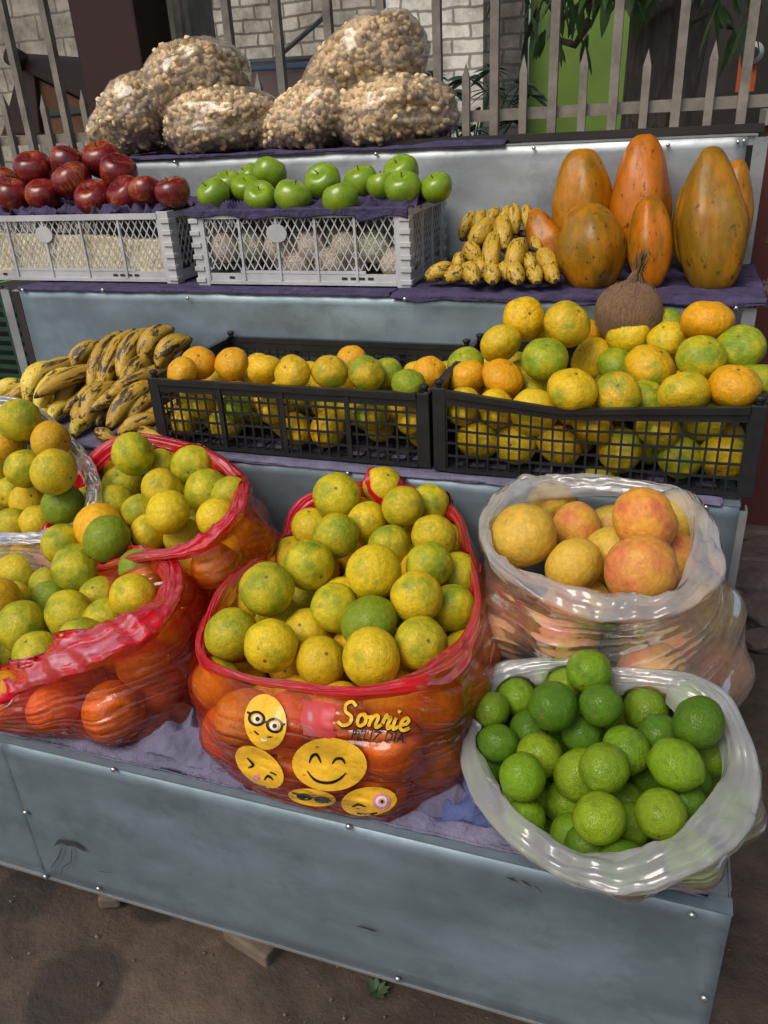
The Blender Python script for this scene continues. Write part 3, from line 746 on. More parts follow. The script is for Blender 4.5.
def spawn(kind, p, R, ck=None, up=None, tilt=.9, cols=COLS):
    me = random.choice(ME[kind]); name = {'red_apple': 'red_apple', 'green_apple': 'green_apple'}.get(kind, kind)
    o = bpy.data.objects.new(name, me); COL.objects.link(o); o.location = p; o.scale = (R*random.uniform(.97, 1.02), R*random.uniform(.97, 1.02), R*random.uniform(.92, 1.01))
    if up is None: up = Vector((random.gauss(0, tilt), random.gauss(0, tilt)-.3, 1 if tilt < 1.5 else random.gauss(0, 1)))
    o.rotation_mode = 'QUATERNION'
    o.rotation_quaternion = up.normalized().to_track_quat('Z', 'Y') @ Matrix.Rotation(random.uniform(0, 6.28), 3, 'Z').to_quaternion()
    if ck:
        _, c_, a_ = cols[ck]; j = random.uniform(.88, 1.1)
        o.color = (c_[0]*j*random.uniform(.94, 1.06), c_[1]*j, c_[2], a_+random.uniform(-.05, .05))
    if 'apple' in kind:
        s_ = bpy.data.objects.new('stem', ME_STEM); COL.objects.link(s_); s_.parent = o
    return o
ORD = ['first', 'second', 'third', 'fourth', 'fifth', 'sixth', 'seventh', 'eighth', 'ninth', 'tenth', 'eleventh', 'twelfth', 'thirteenth']
def label_rows(objs, lst, noun, where, nrows, group, cat, cols=COLS):
    """name each fruit by its colour and its place in the rows one sees, bottom row first"""
    idx = sorted(range(len(lst)), key=lambda i: -lst[i][1]); per = math.ceil(len(lst)/nrows)
    rn = {1: [''], 2: ['lower row', 'upper row'], 3: ['bottom row', 'middle row', 'top row'], 4: ['bottom row', 'second row up', 'third row up', 'top row'],
          5: ['bottom row', 'second row up', 'third row up', 'fourth row up', 'top row'], 6: ['bottom row', 'second row up', 'third row up', 'fourth row up', 'fifth row up', 'top row']}[nrows]
    for r in range(nrows):
        row = sorted(idx[r*per:(r+1)*per], key=lambda i: lst[i][0])
        for k, i in enumerate(row):
            cn = cols[lst[i][3]][0] if len(lst[i]) > 3 and lst[i][3] in cols else ''
            t = f"{cn} {noun}, {ORD[k]} from left, {rn[r]} {where}".strip() if rn[r] else f"{cn} {noun}, {ORD[k]} from left {where}"
            tag(objs[i], ' '.join(t.split()), cat, group)

# ================================================================== PLASTIC BAGS OF FRUIT
def spline_loop(P, n):
    P = [Vector(p) for p in P]; k = len(P); out = []
    for i in range(n):
        t = i/n*k; a = int(t); u = t-a
        p0, p1, p2, p3 = P[(a-1) % k], P[a % k], P[(a+1) % k], P[(a+2) % k]
        out.append(.5*((2*p1)+(p2-p0)*u+(2*p0-5*p1+4*p2-p3)*u*u+(3*p1-p0-3*p2+p3)*u**3))
    return out
def make_bag(label, cat_label, inner, outer, base_c, base_r, fruits_fixed, nfill, R0, kind, fill_cols, fill_label, group, mats, bulge=.03, ex=3., seed=0, z0=Z0+.012, rimtop=.006, zfill=None, basetw=.86, shrink=.9):
    inn = [at(*p) for p in inner]; out = [at(*p) for p in outer]
    nt, nr = 128, 36
    I = spline_loop(inn, nt); O = spline_loop(out, nt)
    cen = sum(I, Vector())/nt; zr = min(p.z for p in I)
    bc = Vector((base_c[0], base_c[1], z0))
    def supr(th, r): 
        c_, s_ = math.cos(th), math.sin(th); return 1/((abs(c_)/r[0])**ex+(abs(s_)/r[1])**ex)**(1/ex)
    # container for hidden fruit
    angs = [math.atan2(p.y-cen.y, p.x-cen.x) for p in O]
    rads = [math.hypot(p.x-cen.x, p.y-cen.y) for p in O]
    def orad(th):
        best = min(range(nt), key=lambda i: abs((angs[i]-th+PI) % (2*PI)-PI)); return rads[best]
    tab = [orad(-PI+2*PI*i/64) for i in range(65)]
    def wallr(th, t):
        i = (th+PI)/(2*PI)*64; a = int(min(63, max(0, i))); ro = tab[a]*(1-(i-a))+tab[a+1]*(i-a)
        rb = supr(th, base_r); return rb*(1-t)+ro*t+bulge*math.sin(PI*min(1, max(0, t)))
    zt = zfill if zfill is not None else zr
    ztab = [O[min(range(nt), key=lambda i: abs((angs[i]-(-PI+2*PI*k/64)+PI) % (2*PI)-PI))].z for k in range(65)]
    def rimz(th): return ztab[int(min(64, max(0, (th+PI)/(2*PI)*64)))]
    def inside(rng, pr):
        if pr is None:
            th = rng.uniform(-PI, PI); t = rng.uniform(0, 1); z = z0+R0+t*(zt-z0-R0*1.3)
            tt = (z-z0)/(cen.z-z0); c_ = bc.lerp(cen, tt); rr = (wallr(th, tt)-R0)*rng.uniform(.3, 1)**.5
            return np.array([c_.x+rr*math.cos(th), c_.y+rr*math.sin(th), z]), True
        p, r = pr; p = p.copy(); th = math.atan2(p[1]-cen.y, p[0]-cen.x); edge = math.hypot(p[0]-cen.x, p[1]-cen.y)/wallr(th, .9)
        top_ = zt-r*.2 if edge < .45 else min(zt-r*.2, rimz(th)-r*1.25)
        p[2] = min(max(p[2], z0+r), max(top_, z0+r))
        tt = min(1, max(0, (p[2]-z0)/(cen.z-z0))); c_ = bc.lerp(cen, tt); dx, dy = p[0]-c_.x, p[1]-c_.y
        th = math.atan2(dy, dx); rr = math.hypot(dx, dy); mx = wallr(th, tt)-r-.004
        # pull outwards gently so that the fruit lies against the film
        if rr > mx: k_ = mx/rr
        else: k_ = 1+(.01 if rr > mx*.45 else 0)
        p[0] = c_.x+dx*k_; p[1] = c_.y+dy*k_; return p, True
    fill = relax(fruits_fixed, nfill, R0, inside, seed)
    allf = list(fruits_fixed)+fill
    # columns of the film
    th_ = np.zeros((nt, nr)); r_ = np.zeros((nt, nr)); Cx = np.zeros((nt, nr, 3)); dirn = np.zeros((nt, nr, 2))
    rf = np.zeros((nt, nr))
    FP = np.array([list(f[0]) for f in allf]); FR = np.array([f[1] for f in allf])
    for i in range(nt):
        M_ = O[i]+Vector((0, 0, -.004)); a = math.atan2(M_.y-cen.y, M_.x-cen.x); rb = supr(a, base_r); rm = math.hypot(M_.x-cen.x, M_.y-cen.y)
        for j in range(nr):
            t = j/(nr-1); z = z0+(M_.z-z0)*t; c_ = bc.lerp(Vector((cen.x, cen.y, M_.z)), t)
            rnd_ = basetw+(1-basetw)*min(1, (t/.16))**.5
            r0 = (rb*rnd_)*(1-t)+rm*t+bulge*.6*math.sin(PI*t)
            Cx[i, j] = (c_.x, c_.y, z); dirn[i, j] = (math.cos(a), math.sin(a)); r_[i, j] = r0
            if 0 < t < .97 and len(FP):
                dz = FP[:, 2]-z; lx = FP[:, 0]-c_.x; ly = FP[:, 1]-c_.y
                al = lx*math.cos(a)+ly*math.sin(a); pe = -lx*math.sin(a)+ly*math.cos(a)
                q = FR**2-dz**2-pe**2; ok = q > 0
                if ok.any(): rf[i, j] = (al[ok]+np.sqrt(q[ok])).max()+.003
    rlim = r_.copy()
    r_ = np.minimum(r_, np.maximum(r_*shrink, rf)) if True else r_
    fixed_top = rlim[:, -1].copy(); capk = np.where(np.arange(nr)/(nr-1) > .84, 1.02, 1.22)[None, :]
    for k in range(26):
        av = (np.roll(r_, 1, 0)+np.roll(r_, -1, 0))*.25; up_ = np.zeros_like(r_); up_[:, 1:-1] = (r_[:, 2:]+r_[:, :-2])*.25; up_[:, 0] = r_[:, 1]*.5; up_[:, -1] = r_[:, -2]*.5
        r_ = np.maximum(np.minimum(rf, rlim*capk), .25*r_+.75*(av+up_)); r_[:, -1] = fixed_top
    P = np.zeros((nt, nr+3, 3))
    for i in range(nt):
        for j in range(nr):
            w_ = .0028*n3(i*.25, j*.9+i*.3, seed)+.002*n3(i*.6, j*.25-i*.2, seed+2)
            rr = r_[i, j]+w_; P[i, j+3] = (Cx[i, j, 0]+dirn[i, j, 0]*rr, Cx[i, j, 1]+dirn[i, j, 1]*rr, Cx[i, j, 2])
        for j, s_ in enumerate((.02, .5, .85)):
            P[i, j] = (bc.x+(P[i, 3, 0]-bc.x)*s_, bc.y+(P[i, 3, 1]-bc.y)*s_, z0-.001)
    def push(A, m_=.0025):
        sh = A.shape; V = A.reshape(-1, 3)
        for _ in range(3):
            for c_, r0 in allf:
                d_ = V-np.array(c_); ln = np.linalg.norm(d_, axis=1); k_ = ln < r0+m_
                if k_.any():
                    dd = d_[k_]; dd[:, 2] *= .35; dd /= np.linalg.norm(dd, axis=1)[:, None]
                    V[k_] += dd*((r0+m_-ln[k_])*1.05)[:, None]
        return V.reshape(sh)
    P[:, 8:] = push(P[:, 8:])
    root = empty(cat_label, (bc.x, bc.y, Z0)); tag(root, label, 'bag')
    body = under(link('bag_body', grid_mesh('bag_body', P, True), mats[0]), root)
    # the open rim, turned out
    Q = np.zeros((nt, 15, 3))
    for i in range(nt):
        a, b = I[i], O[i]; ou = Vector((b.x-cen.x, b.y-cen.y, 0)).normalized()
        nrm = (b-a).cross(I[(i+1) % nt]-I[i-1]); nrm = nrm.normalized() if nrm.length > 1e-9 else Vector((0, 0, 1))
        if nrm.z < 0: nrm = -nrm
        wdt = (b-a).length
        for j in range(15):
            if j < 3: p = a+Vector((0, 0, -.022+.008*j))-ou*.002*(3-j)+ou*.004*0
            elif j < 12:
                u = (j-3)/8; p = a.lerp(b, u)+nrm*(rimtop*math.sin(PI*u)+.0)
            else: p = b-nrm*.007*(j-11)-ou*.004*(j-11)
            s1 = n3(i*.28, j*.10+seed, 3)*.006+n3(i*.5+j*.25, j*.55, seed+7)*.0035+n3(i*.09+seed, j*.7, 1)*.006
            k_ = min(1, j/4)*(1 if j < 12 else .4)
            p = p+nrm*s1*k_*min(1.3, wdt/.035)
            Q[i, j] = p
    Q = push(Q, .004)
    under(link('rolled_rim', grid_mesh('rolled_rim', Q, True), mats[1]), root)
    for (p, r) in fill:
        o = spawn(kind, p, r, random.choice(fill_cols), tilt=2); tag(o, fill_label, kind, group)
    return root, body

J = lambda lst, default: [e if len(e) > 3 else (*e, random.choice(default)) for e in lst]
# ---- red printed bag (front, middle)
L1 = J([(336.5, 495.7, 24, 'l'), (383, 486, 19.5, 'y'), (403, 506.6, 22, 'y'), (429, 504.7, 17, 'l'), (311, 526, 17, 'y'), (335.7, 536, 24, 'l'), (367, 522, 19.5, 'y'),
      (389, 545.7, 22, 'l'), (434, 536.7, 23, 'y'), (429, 565, 23.5, 'l'), (457.5, 575, 16, 'l'), (309, 565, 26, 'l'), (373.6, 572, 28.5, 'y'), (267, 588.7, 28, 'l'), (301, 604, 18, 'l'),
      (335, 607.5, 25, 'l'), (416.5, 597, 26.5, 'y'), (451.7, 608, 24.5, 'l'), (231, 633.6, 27, 'l'), (271, 646, 28, 'y'), (307, 632, 20, 'y'), (369, 622, 29, 'g'), (321, 661, 24, 'y'),
      (371, 657.6, 31, 'y'), (420.5, 643, 26, 'l'), (278, 618, 15, 'l'), (389, 606, 15, 'g')], 'ly')
pl = plane3((371, 657, .86), (231, 633, .90), (383, 486, 1.25))
S1 = solve(L1, pl, .046)
O1 = [spawn('orange', p, r, e[3], tilt=random.choice((.6, 2.2, 2.2))) for (p, r), e in zip(S1, L1)]
label_rows(O1, L1, 'orange', 'of pile in printed smiley bag', 6, 'oranges heaped in the printed smiley bag', 'orange')
inner = [(204, 650, .90), (241, 672, .835), (296, 681, .80), (350, 687, .79), (405, 676, .80), (440, 653, .87), (462, 634, .95), (474, 600, 1.04), (466, 555, 1.14), (448, 512, 1.27), (380, 488, 1.33), (308, 503, 1.30), (285, 552, 1.20), (250, 570, 1.08), (222, 600, .98)]
outer = [(200, 655, .88), (238, 679, .822), (294, 690, .785), (352, 695, .775), (410, 690, .78), (455, 680, .845), (473, 650, .93), (482, 605, 1.04), (472, 550, 1.15), (452, 505, 1.29), (380, 480, 1.345), (300, 498, 1.31), (276, 546, 1.21), (243, 564, 1.09), (213, 596, .975)]
BAG1, BODY1 = make_bag('red see-through plastic bag printed with smiling faces and Sonrie Feliz Dia, full of oranges', 'printed_plastic_bag', inner, outer, (-.435, 1.015), (.208, .252), S1, 60, .047, 'orange', 'yoor',
    'orange seen dimly through the red film of the printed smiley bag', 'oranges inside the printed smiley bag', (M_RED, M_REDRIM), .035, 3.8, 1, zfill=-.70, basetw=.99, shrink=.985, z0=Z0+.005)
# ---- red bag, front left
L2 = J([(78.5, 569, 25.5, 'l'), (17, 574.5, 22, 'y'), (49, 586, 18), (109.5, 576, 15, 'r'), (140.6, 569, 22, 'g'), (134, 597, 25.5, 'y'), (70, 615, 26, 'l'), (100, 597, 15), (22, 626, 26, 'l'), (14, 601, 20),
      (9, 653, 17), (36, 653, 16), (52, 600, 14, 'g'), (105, 619, 12), (-18, 600, 24), (-35, 640, 25), (82, 640, 14, 'l')], 'ly')
pl = plane3((70, 617, .90), (134, 597, .95), (60, 560, 1.06))
S2 = solve(L2, pl, .046)
O2 = [spawn('orange', p, r, e[3], tilt=random.choice((.6, 2.2, 2.2))) for (p, r), e in zip(S2, L2)]
label_rows(O2, L2, 'orange', 'of pile in front left red bag', 3, 'oranges heaped in the front left red bag', 'orange')
inner = [(-60, 675, .90), (0, 665, .855), (31, 654, .845), (62, 637, .85), (103, 622, .86), (141, 607, .89), (158, 592, .95), (162, 567, 1.02), (130, 552, 1.08), (60, 556, 1.11), (-20, 575, 1.10), (-80, 620, 1.03)]
outer = [(-80, 705, .85), (0, 697, .795), (40, 684, .785), (85, 668, .79), (132, 646, .81), (166, 620, .87), (182, 590, .95), (175, 557, 1.05), (132, 546, 1.10), (60, 550, 1.135), (-30, 568, 1.12), (-110, 620, 1.03)]
BAG2, BODY2 = make_bag('red see-through plastic bag of oranges at the front left corner of the stall', 'plastic_bag', inner, outer, (-.915, 1.0), (.265, .215), S2, 60, .048, 'orange', 'yor',
    'orange seen dimly through the film of the front left red bag', 'oranges inside the front left red bag', (M_RED, M_REDRIM), .035, 3.4, 2, zfill=-.76, basetw=.97, shrink=.97, z0=Z0+.006)
# ---- red bag, back left
L3 = J([(133, 454, 22, 'l'), (121, 470, 15), (164, 465, 15), (193, 466, 21.5, 'l'), (220, 473, 15, 'y'), (122.7, 484, 20, 'l'), (161.6, 489.5, 22, 'y'), (207.7, 491, 22.8, 'l'), (114.4, 506.5, 22.8, 'l'),
      (168, 512, 23.4, 'y'), (85, 515, 13), (107, 538.6, 24, 'g'), (149, 533, 20, 'y'), (196, 520, 15), (231, 495, 12), (183, 537, 16, 'y'), (217, 518, 14, 'y'), (62.3, 544, 21.5, 'l'), (140, 512, 14, 'l'), (86, 500, 14, 'l')], 'ly')
pl = plane3((107, 538, 1.10), (190, 536, 1.10), (150, 455, 1.26))
S3 = solve(L3, pl, .045)
O3 = [spawn('orange', p, r, e[3], tilt=random.choice((.6, 2.2, 2.2))) for (p, r), e in zip(S3, L3)]
label_rows(O3, L3, 'orange', 'of pile in rear left red bag', 5, 'oranges heaped in the rear left red bag', 'orange')
inner = [(60, 566, 1.10), (100, 560, 1.08), (140, 552, 1.05), (174, 546, 1.04), (200, 535, 1.06), (225, 514, 1.11), (234, 492, 1.18), (229, 474, 1.25), (195, 452, 1.31), (125, 440, 1.325), (78, 480, 1.27), (48, 530, 1.17)]
outer = [(52, 573, 1.085), (98, 570, 1.06), (142, 561, 1.035), (180, 557, 1.02), (211, 541, 1.04), (240, 514, 1.10), (249, 490, 1.18), (241, 471, 1.27), (199, 445, 1.325), (122, 434, 1.335), (72, 474, 1.28), (40, 530, 1.17)]
BAG3, BODY3 = make_bag('red see-through plastic bag of oranges standing behind, between white bag and black crate', 'plastic_bag', inner, outer, (-.90, 1.185), (.235, .14), S3, 50, .048, 'orange', 'yol',
    'orange seen dimly through the film of the rear left red bag', 'oranges inside the rear left red bag', (M_RED, M_REDRIM), .05, 2.6, 3, zfill=-.70)
# ---- clear bag, far left
L4 = J([(19, 420, 22, 'l'), (4, 443, 22, 'o'), (51, 441, 20.5, 'o'), (26, 469, 20.5, 'l'), (54, 472, 24, 'y'), (63, 504.6, 22, 'g'), (28, 501.6, 18, 'y'), (2, 508, 16, 'r'), (-10, 476, 20, 'y'), (12, 493, 13), (38, 522, 15, 'y'),
      (13, 525, 14), (-25, 440, 22), (-20, 520, 20)], 'ly')
pl = plane3((54, 490, 1.2), (0, 490, 1.2), (30, 430, 1.29))
S4 = solve(L4, pl, .046)
O4 = [spawn('orange', p, r, e[3], tilt=random.choice((.6, 2.2, 2.2))) for (p, r), e in zip(S4, L4)]
label_rows(O4, L4, 'orange', 'of pile in far left clear bag', 4, 'oranges heaped in the far left clear bag', 'orange')
inner = [(-70, 535, 1.15), (0, 532, 1.13), (42, 530, 1.13), (74, 520, 1.15), (86, 498, 1.19), (82, 470, 1.25), (66, 446, 1.32), (20, 405, 1.34), (-50, 410, 1.34), (-80, 450, 1.29), (-90, 500, 1.2)]
outer = [(-75, 548, 1.12), (0, 545, 1.10), (46, 543, 1.10), (82, 528, 1.125), (98, 498, 1.18), (96, 468, 1.25), (76, 440, 1.335), (20, 398, 1.35), (-55, 403, 1.35), (-92, 450, 1.29), (-102, 500, 1.2)]
BAG4, BODY4 = make_bag('clear plastic bag of oranges at the far left below the plantains', 'plastic_bag', inner, outer, (-1.30, 1.2), (.18, .13), S4, 30, .046, 'orange', 'yol',
    'orange behind the film of the far left clear bag', 'oranges inside the far left clear bag', (M_CLR, M_CLRRIM), .03, 2.6, 4, zfill=-.72)
# ---- clear bag of grapefruit, back right
GC = {'p': ('pink blushed', (.68, .36, .05), .66), 'w': ('golden', (.62, .40, .055), .40), 'n': ('greenish yellow', (.42, .40, .035), .36), 't': ('red blotched', (.70, .35, .05), .62)}
L5 = J([(523.7, 535, 33, 'w'), (551.5, 503, 22, 'w'), (577.5, 528.7, 28, 'p'), (599, 494, 28.5, 'n'), (644.6, 520.4, 34.5, 't'), (676, 518, 23, 'w'), (574, 566, 30, 'w'), (611.5, 553.5, 18, 'w'), (641, 570, 36, 'p'), (673.6, 559, 20, 'p'), (609, 528, 18, 'w')], 'w')
pl = plane3((545, 560, 1.10), (645, 562, 1.09), (600, 495, 1.26))
S5 = solve(L5, pl, .053)
O5 = [spawn('grapefruit', p, r, e[3], cols=GC, tilt=2.2) for (p, r), e in zip(S5, L5)]
label_rows(O5, L5, 'grapefruit', 'of pile in large clear bag', 3, 'grapefruit heaped in the clear bag', 'grapefruit', GC)
inner = [(491, 535, 1.12), (504, 506, 1.22), (533, 489, 1.29), (566, 485, 1.315), (600, 483, 1.32), (634, 485, 1.32), (668, 492, 1.30), (692, 508, 1.24), (695, 535, 1.16), (685, 568, 1.08), (672, 588, 1.04), (636, 592, 1.02), (603, 590, 1.02), (548, 578, 1.04), (505, 562, 1.08)]
outer = [(480, 540, 1.12), (484, 508, 1.22), (503, 484, 1.30), (532, 475, 1.335), (575, 475, 1.34), (630, 480, 1.34), (676, 488, 1.315), (709, 512, 1.24), (726, 560, 1.12), (719, 585, 1.045), (684, 610, .99), (636, 621, .975), (595, 620, .98), (549, 604, .995), (501, 572, 1.04)]
_sc = COLS; _spawn = spawn
def spawn(kind, p, R, ck=None, up=None, tilt=.9, cols=None):
    return _spawn(kind, p, R, ck, up, tilt, cols or (GC if kind == 'grapefruit' else COLS))
BAG5, BODY5 = make_bag('large clear plastic bag of grapefruit with rolled rim, below right end of black crate', 'plastic_bag', inner, outer, (-.03, 1.165), (.225, .165), S5, 44, .055, 'grapefruit', 'wwpp',
    'grapefruit seen through the milky film of the large clear bag', 'grapefruit inside the clear bag', (M_CLR, M_CLRRIM), .02, 3.2, 5, zfill=-.66)
# ---- clear bag of limes, front right
MC = {'g': ('green', (.44, .42, .014), .74), 'l': ('yellow green', (.52, .45, .014), .68), 'y': ('yellow', (.70, .47, .014), .50), 'o': ('orange yellow', (.72, .45, .010), .52), 'r': ('orange', (.74, .36, .008), .44), 'm': ('half green', (.66, .42, .014), .64)}
LC = {'d': ('deep green', (.085, .19, .005), .55), 'b': ('bright green', (.165, .29, .008), .48), 'k': ('yellowish green', (.21, .33, .010), .42)}
L6 = J([(589, 671.7, 23, 'b'), (549.7, 677, 17), (516, 697, 20, 'b'), (491.6, 710, 13), (553, 706, 25.5, 'd'), (601, 704.7, 23, 'd'), (645.7, 710.4, 23, 'b'), (690, 701.6, 20), (698.5, 722.7, 26, 'd'), (498, 743, 19), (529, 730, 18),
      (582, 734.6, 18), (626, 750, 24, 'b'), (555.4, 759, 23, 'd'), (604, 768.5, 26, 'k'), (675.6, 764.6, 26, 'b'), (714, 759, 18), (522.4, 777, 24, 'b'), (648, 781, 18, 'd'), (565.6, 803, 22, 'b'), (540, 809, 17), (599.5, 818, 27, 'k'),
      (661, 814, 26, 'k'), (626, 803, 17), (685, 803, 17), (630, 825, 14), (553, 833, 16), (571, 834, 13), (586, 846, 13), (525, 818, 12), (610, 723, 14, 'k'), (659, 734, 14), (566, 686, 14, 'k'), (540, 780, 14), (690, 780, 14)], 'db')
pl = plane3((600, 835, .74), (700, 770, .83), (560, 680, .935))
S6 = solve(L6, pl, .0325)
def spawn(kind, p, R, ck=None, up=None, tilt=.9, cols=None):
    return _spawn(kind, p, R, ck, up, tilt, cols or {'grapefruit': GC, 'lime': LC, 'mandarin': MC}.get(kind, COLS))
O6 = [spawn('lime', p, r, e[3], tilt=2) for (p, r), e in zip(S6, L6)]
label_rows(O6, L6, 'lime', 'of heap in lime bag', 5, 'limes heaped in the clear bag', 'lime', LC)
inner = [(482, 724, .88), (487, 697, .93), (518, 676, .965), (562, 668, .975), (615, 680, .965), (668, 684, .96), (710, 702, .93), (727, 737, .88), (728, 768, .84), (712, 792, .79), (690, 818, .745), (664, 840, .71), (620, 852, .69), (575, 849, .69), (544, 831, .715), (518, 812, .74), (496, 781, .79), (484, 754, .835)]
outer = [(460, 730, .88), (463, 690, .94), (500, 662, .985), (560, 657, .995), (617, 668, .985), (674, 670, .985), (722, 688, .95), (748, 730, .89), (761, 775, .83), (757, 815, .77), (736, 848, .715), (692, 874, .67), (638, 893, .645), (584, 886, .65), (542, 868, .675), (505, 838, .715), (474, 800, .77), (461, 762, .825)]
BAG6, BODY6 = make_bag('clear plastic bag of green limes with wide turned-out rim at the right front corner', 'plastic_bag', inner, outer, (-.02, .885), (.185, .125), S6, 120, .033, 'lime', 'dbk',
    'lime seen through the film of the lime bag', 'limes inside the clear lime bag', (M_CLR, M_CLRRIM), .02, 2.6, 6, zfill=-.80)

# ---- printing on the red bag: faces and writing, laid on the film
dg = bpy.context.evaluated_depsgraph_get(); dg.update()
def bvh_of(o):
    me = o.data; mw = o.matrix_world; return BVHTree.FromPolygons([mw@v_.co for v_ in me.vertices], [tuple(p.vertices) for p in me.polygons])
bpy.context.view_layer.update()
BV = bvh_of(BODY1)
def onbag(px, py, off):
    d = Vector(wr(px, py)).normalized(); h = BV.ray_cast(Vector((0, 0, 0)), d)
    p = h[0] if h[0] is not None else at(px, py, .8)
    return p-d*off
M_FY = simple('print_yellow', (.80, .46, .03), .22, 0, 40, .12, .5, 30, .01); M_FK = simple('print_black', (.012, .01, .01), .22, 0, 40, .12, .5, 30, .01); M_FW = simple('print_white', (.75, .7, .62), .22, 0, 40, .12, .5, 30, .01); M_FP = simple('print_pink', (.75, .25, .35), .22, 0, 40, .12, .5, 30, .01)
M_PATCH = film('pink_patch', (1, .35, .38), (.85, .16, .18), .42, .3, (3, 3, 1), .2, .0, 0, .1, .01, .4, .3)
def disc(mb, cx, cy, rx, ry, rot=0, off=.002, mi=0, rings=6, seg=32, warp=0):
    vs = [onbag(cx, cy, off)]; c_, s_ = math.cos(rot), math.sin(rot)
    for k in range(1, rings+1):
        for i in range(seg):
            t = 2*PI*i/seg; w_ = 1+warp*math.cos(2*t+1); u, v2 = rx*k/rings*math.cos(t)*w_, ry*k/rings*math.sin(t)*w_
            vs.append(onbag(cx+u*c_-v2*s_, cy+u*s_+v2*c_, off))
    fs = [(0, 1+(i+1) % seg, 1+i) for i in range(seg)]
    for k in range(rings-1):
        a = 1+k*seg; fs += [(a+i, a+(i+1) % seg, a+seg+(i+1) % seg, a+seg+i) for i in range(seg)]
    mb.add(vs, fs, mi)
def stroke(mb, pts, wd, off=.003, mi=0, n=24):
    """a painted line through 2-D picture points on the film"""
    k = len(pts); wds = wd if isinstance(wd, (list, tuple)) else [wd]*k; out = []
    P2 = [np.array(p, float) for p in pts]
    m_ = max(2, n)
    for s_ in range(m_+1):
        t = s_/m_*(k-1); a = min(int(t), k-2); u = t-a
        p0, p1, p2, p3 = P2[max(a-1, 0)], P2[a], P2[a+1], P2[min(a+2, k-1)]
        q = .5*((2*p1)+(p2-p0)*u+(2*p0-5*p1+4*p2-p3)*u*u+(3*p1-p0-3*p2+p3)*u**3)
        out.append((q, wds[a]*(1-u)+wds[a+1]*u))
    vs = []
    for i, (q, w_) in enumerate(out):
        d = out[min(i+1, m_)][0]-out[max(i-1, 0)][0]; d = d/(np.linalg.norm(d)+1e-9); nn_ = np.array([-d[1], d[0]])*w_/2
        vs += [onbag(*(q+nn_), off), onbag(*(q-nn_), off)]
    mb.add(vs, [(2*i, 2*i+1, 2*i+3, 2*i+2) for i in range(m_)], mi)
def ring(mb, cx, cy, rx, ry, wd, rot=0, off=.003, mi=0):
    c_, s_ = math.cos(rot), math.sin(rot)
    stroke(mb, [(cx+rx*math.cos(t)*c_-ry*math.sin(t)*s_, cy+rx*math.cos(t)*s_+ry*math.sin(t)*c_) for t in np.linspace(0, 2*PI, 17)], wd, off, mi, 32)
PM = [M_FY, M_FK, M_FW, M_FP]
def face(fn):
    mb = MB(); fn(mb)
    me = mb.mesh('printed_face', True); o = link('printed_face', me, PM); under(o, BAG1); return o
def f1(mb):
    disc(mb, 265.4, 722, 21, 28, -.12)
    ring(mb, 256.5, 718.5, 7.5, 6.5, 2.6, .3, .0032, 1); ring(mb, 274.5, 725.5, 7.5, 6.5, 2.6, .3, .0032, 1)
    stroke(mb, [(247, 712), (251, 714)], 2.4, .0032, 1, 4); stroke(mb, [(263, 721), (268, 723)], 2.4, .0032, 1, 4); stroke(mb, [(281, 725), (285, 724)], 2.2, .0032, 1, 4)
    for cx, cy in ((257, 719), (274, 726)): disc(mb, cx, cy, 4.2, 4.2, 0, .0032, 2, 3, 16); disc(mb, cx+.5, cy, 2.2, 2.4, 0, .0042, 1, 2, 14)
    stroke(mb, [(254, 731), (262, 737), (271, 737)], 1.6, .0032, 1, 10); disc(mb, 264, 739, 3.5, 2.5, .2, .0034, 2, 2, 12)
def f2(mb):
    disc(mb, 329.5, 764.5, 37, 27, .08, warp=.02)
    stroke(mb, [(309, 763), (312, 756), (317, 755), (321, 763)], [1, 3, 3, 1], .0032, 1, 12); stroke(mb, [(332, 764), (336, 759), (342, 759), (345, 764)], [1, 3, 3, 1], .0032, 1, 12)
    stroke(mb, [(307, 771), (315, 780), (327, 783), (338, 780), (346, 773)], [1, 2.6, 3, 2.6, 1], .0032, 1, 18)
def f3(mb):
    disc(mb, 259.5, 767, 28, 16, .66)
    stroke(mb, [(247, 758), (253, 765), (248, 768)], [1, 3, 1], .0032, 1, 10); stroke(mb, [(264, 780), (268, 776), (273, 780)], [1, 3, 1], .0032, 1, 10)
    disc(mb, 256, 778, 3, 4, .6, .0032, 3, 2, 12); stroke(mb, [(270, 772), (276, 775)], 1.6, .0032, 1, 4)
def f4(mb):
    disc(mb, 312, 797.5, 24, 8.5, .13)
    disc(mb, 304, 797, 8, 3.6, .15, .0032, 1, 3, 16); disc(mb, 322, 800, 8, 3.6, .1, .0032, 1, 3, 16); stroke(mb, [(292, 793), (314, 798), (331, 801)], 1.8, .0034, 1, 10)
def f5(mb):
    disc(mb, 369, 801.5, 28, 14.5, -.1)
    stroke(mb, [(352, 807), (358, 804.5), (366, 807)], [1, 2.6, 1], .0032, 1, 8); disc(mb, 381.5, 801.5, 9, 8.5, 0, .0032, 3, 3, 20); disc(mb, 381.5, 801.5, 6, 5.6, 0, .0040, 2, 3, 18); disc(mb, 381.5, 801.5, 3.2, 3.2, 0, .0048, 3, 3, 14)
    disc(mb, 382, 801.5, 1.6, 1.6, 0, .0055, 1, 2, 10); stroke(mb, [(357, 813), (365, 814.5), (377, 813)], 1.6, .0032, 1, 8)
for fn, lb in ((f1, 'printed yellow face with black glasses'), (f2, 'large printed yellow face smiling with closed eyes'), (f3, 'tilted printed yellow face squinting'), (f4, 'printed yellow face with sunglasses at the bag foot'), (f5, 'printed yellow winking face with one pink round eye')):
    face(fn)['label'] = lb
mb = MB(); nx = 12
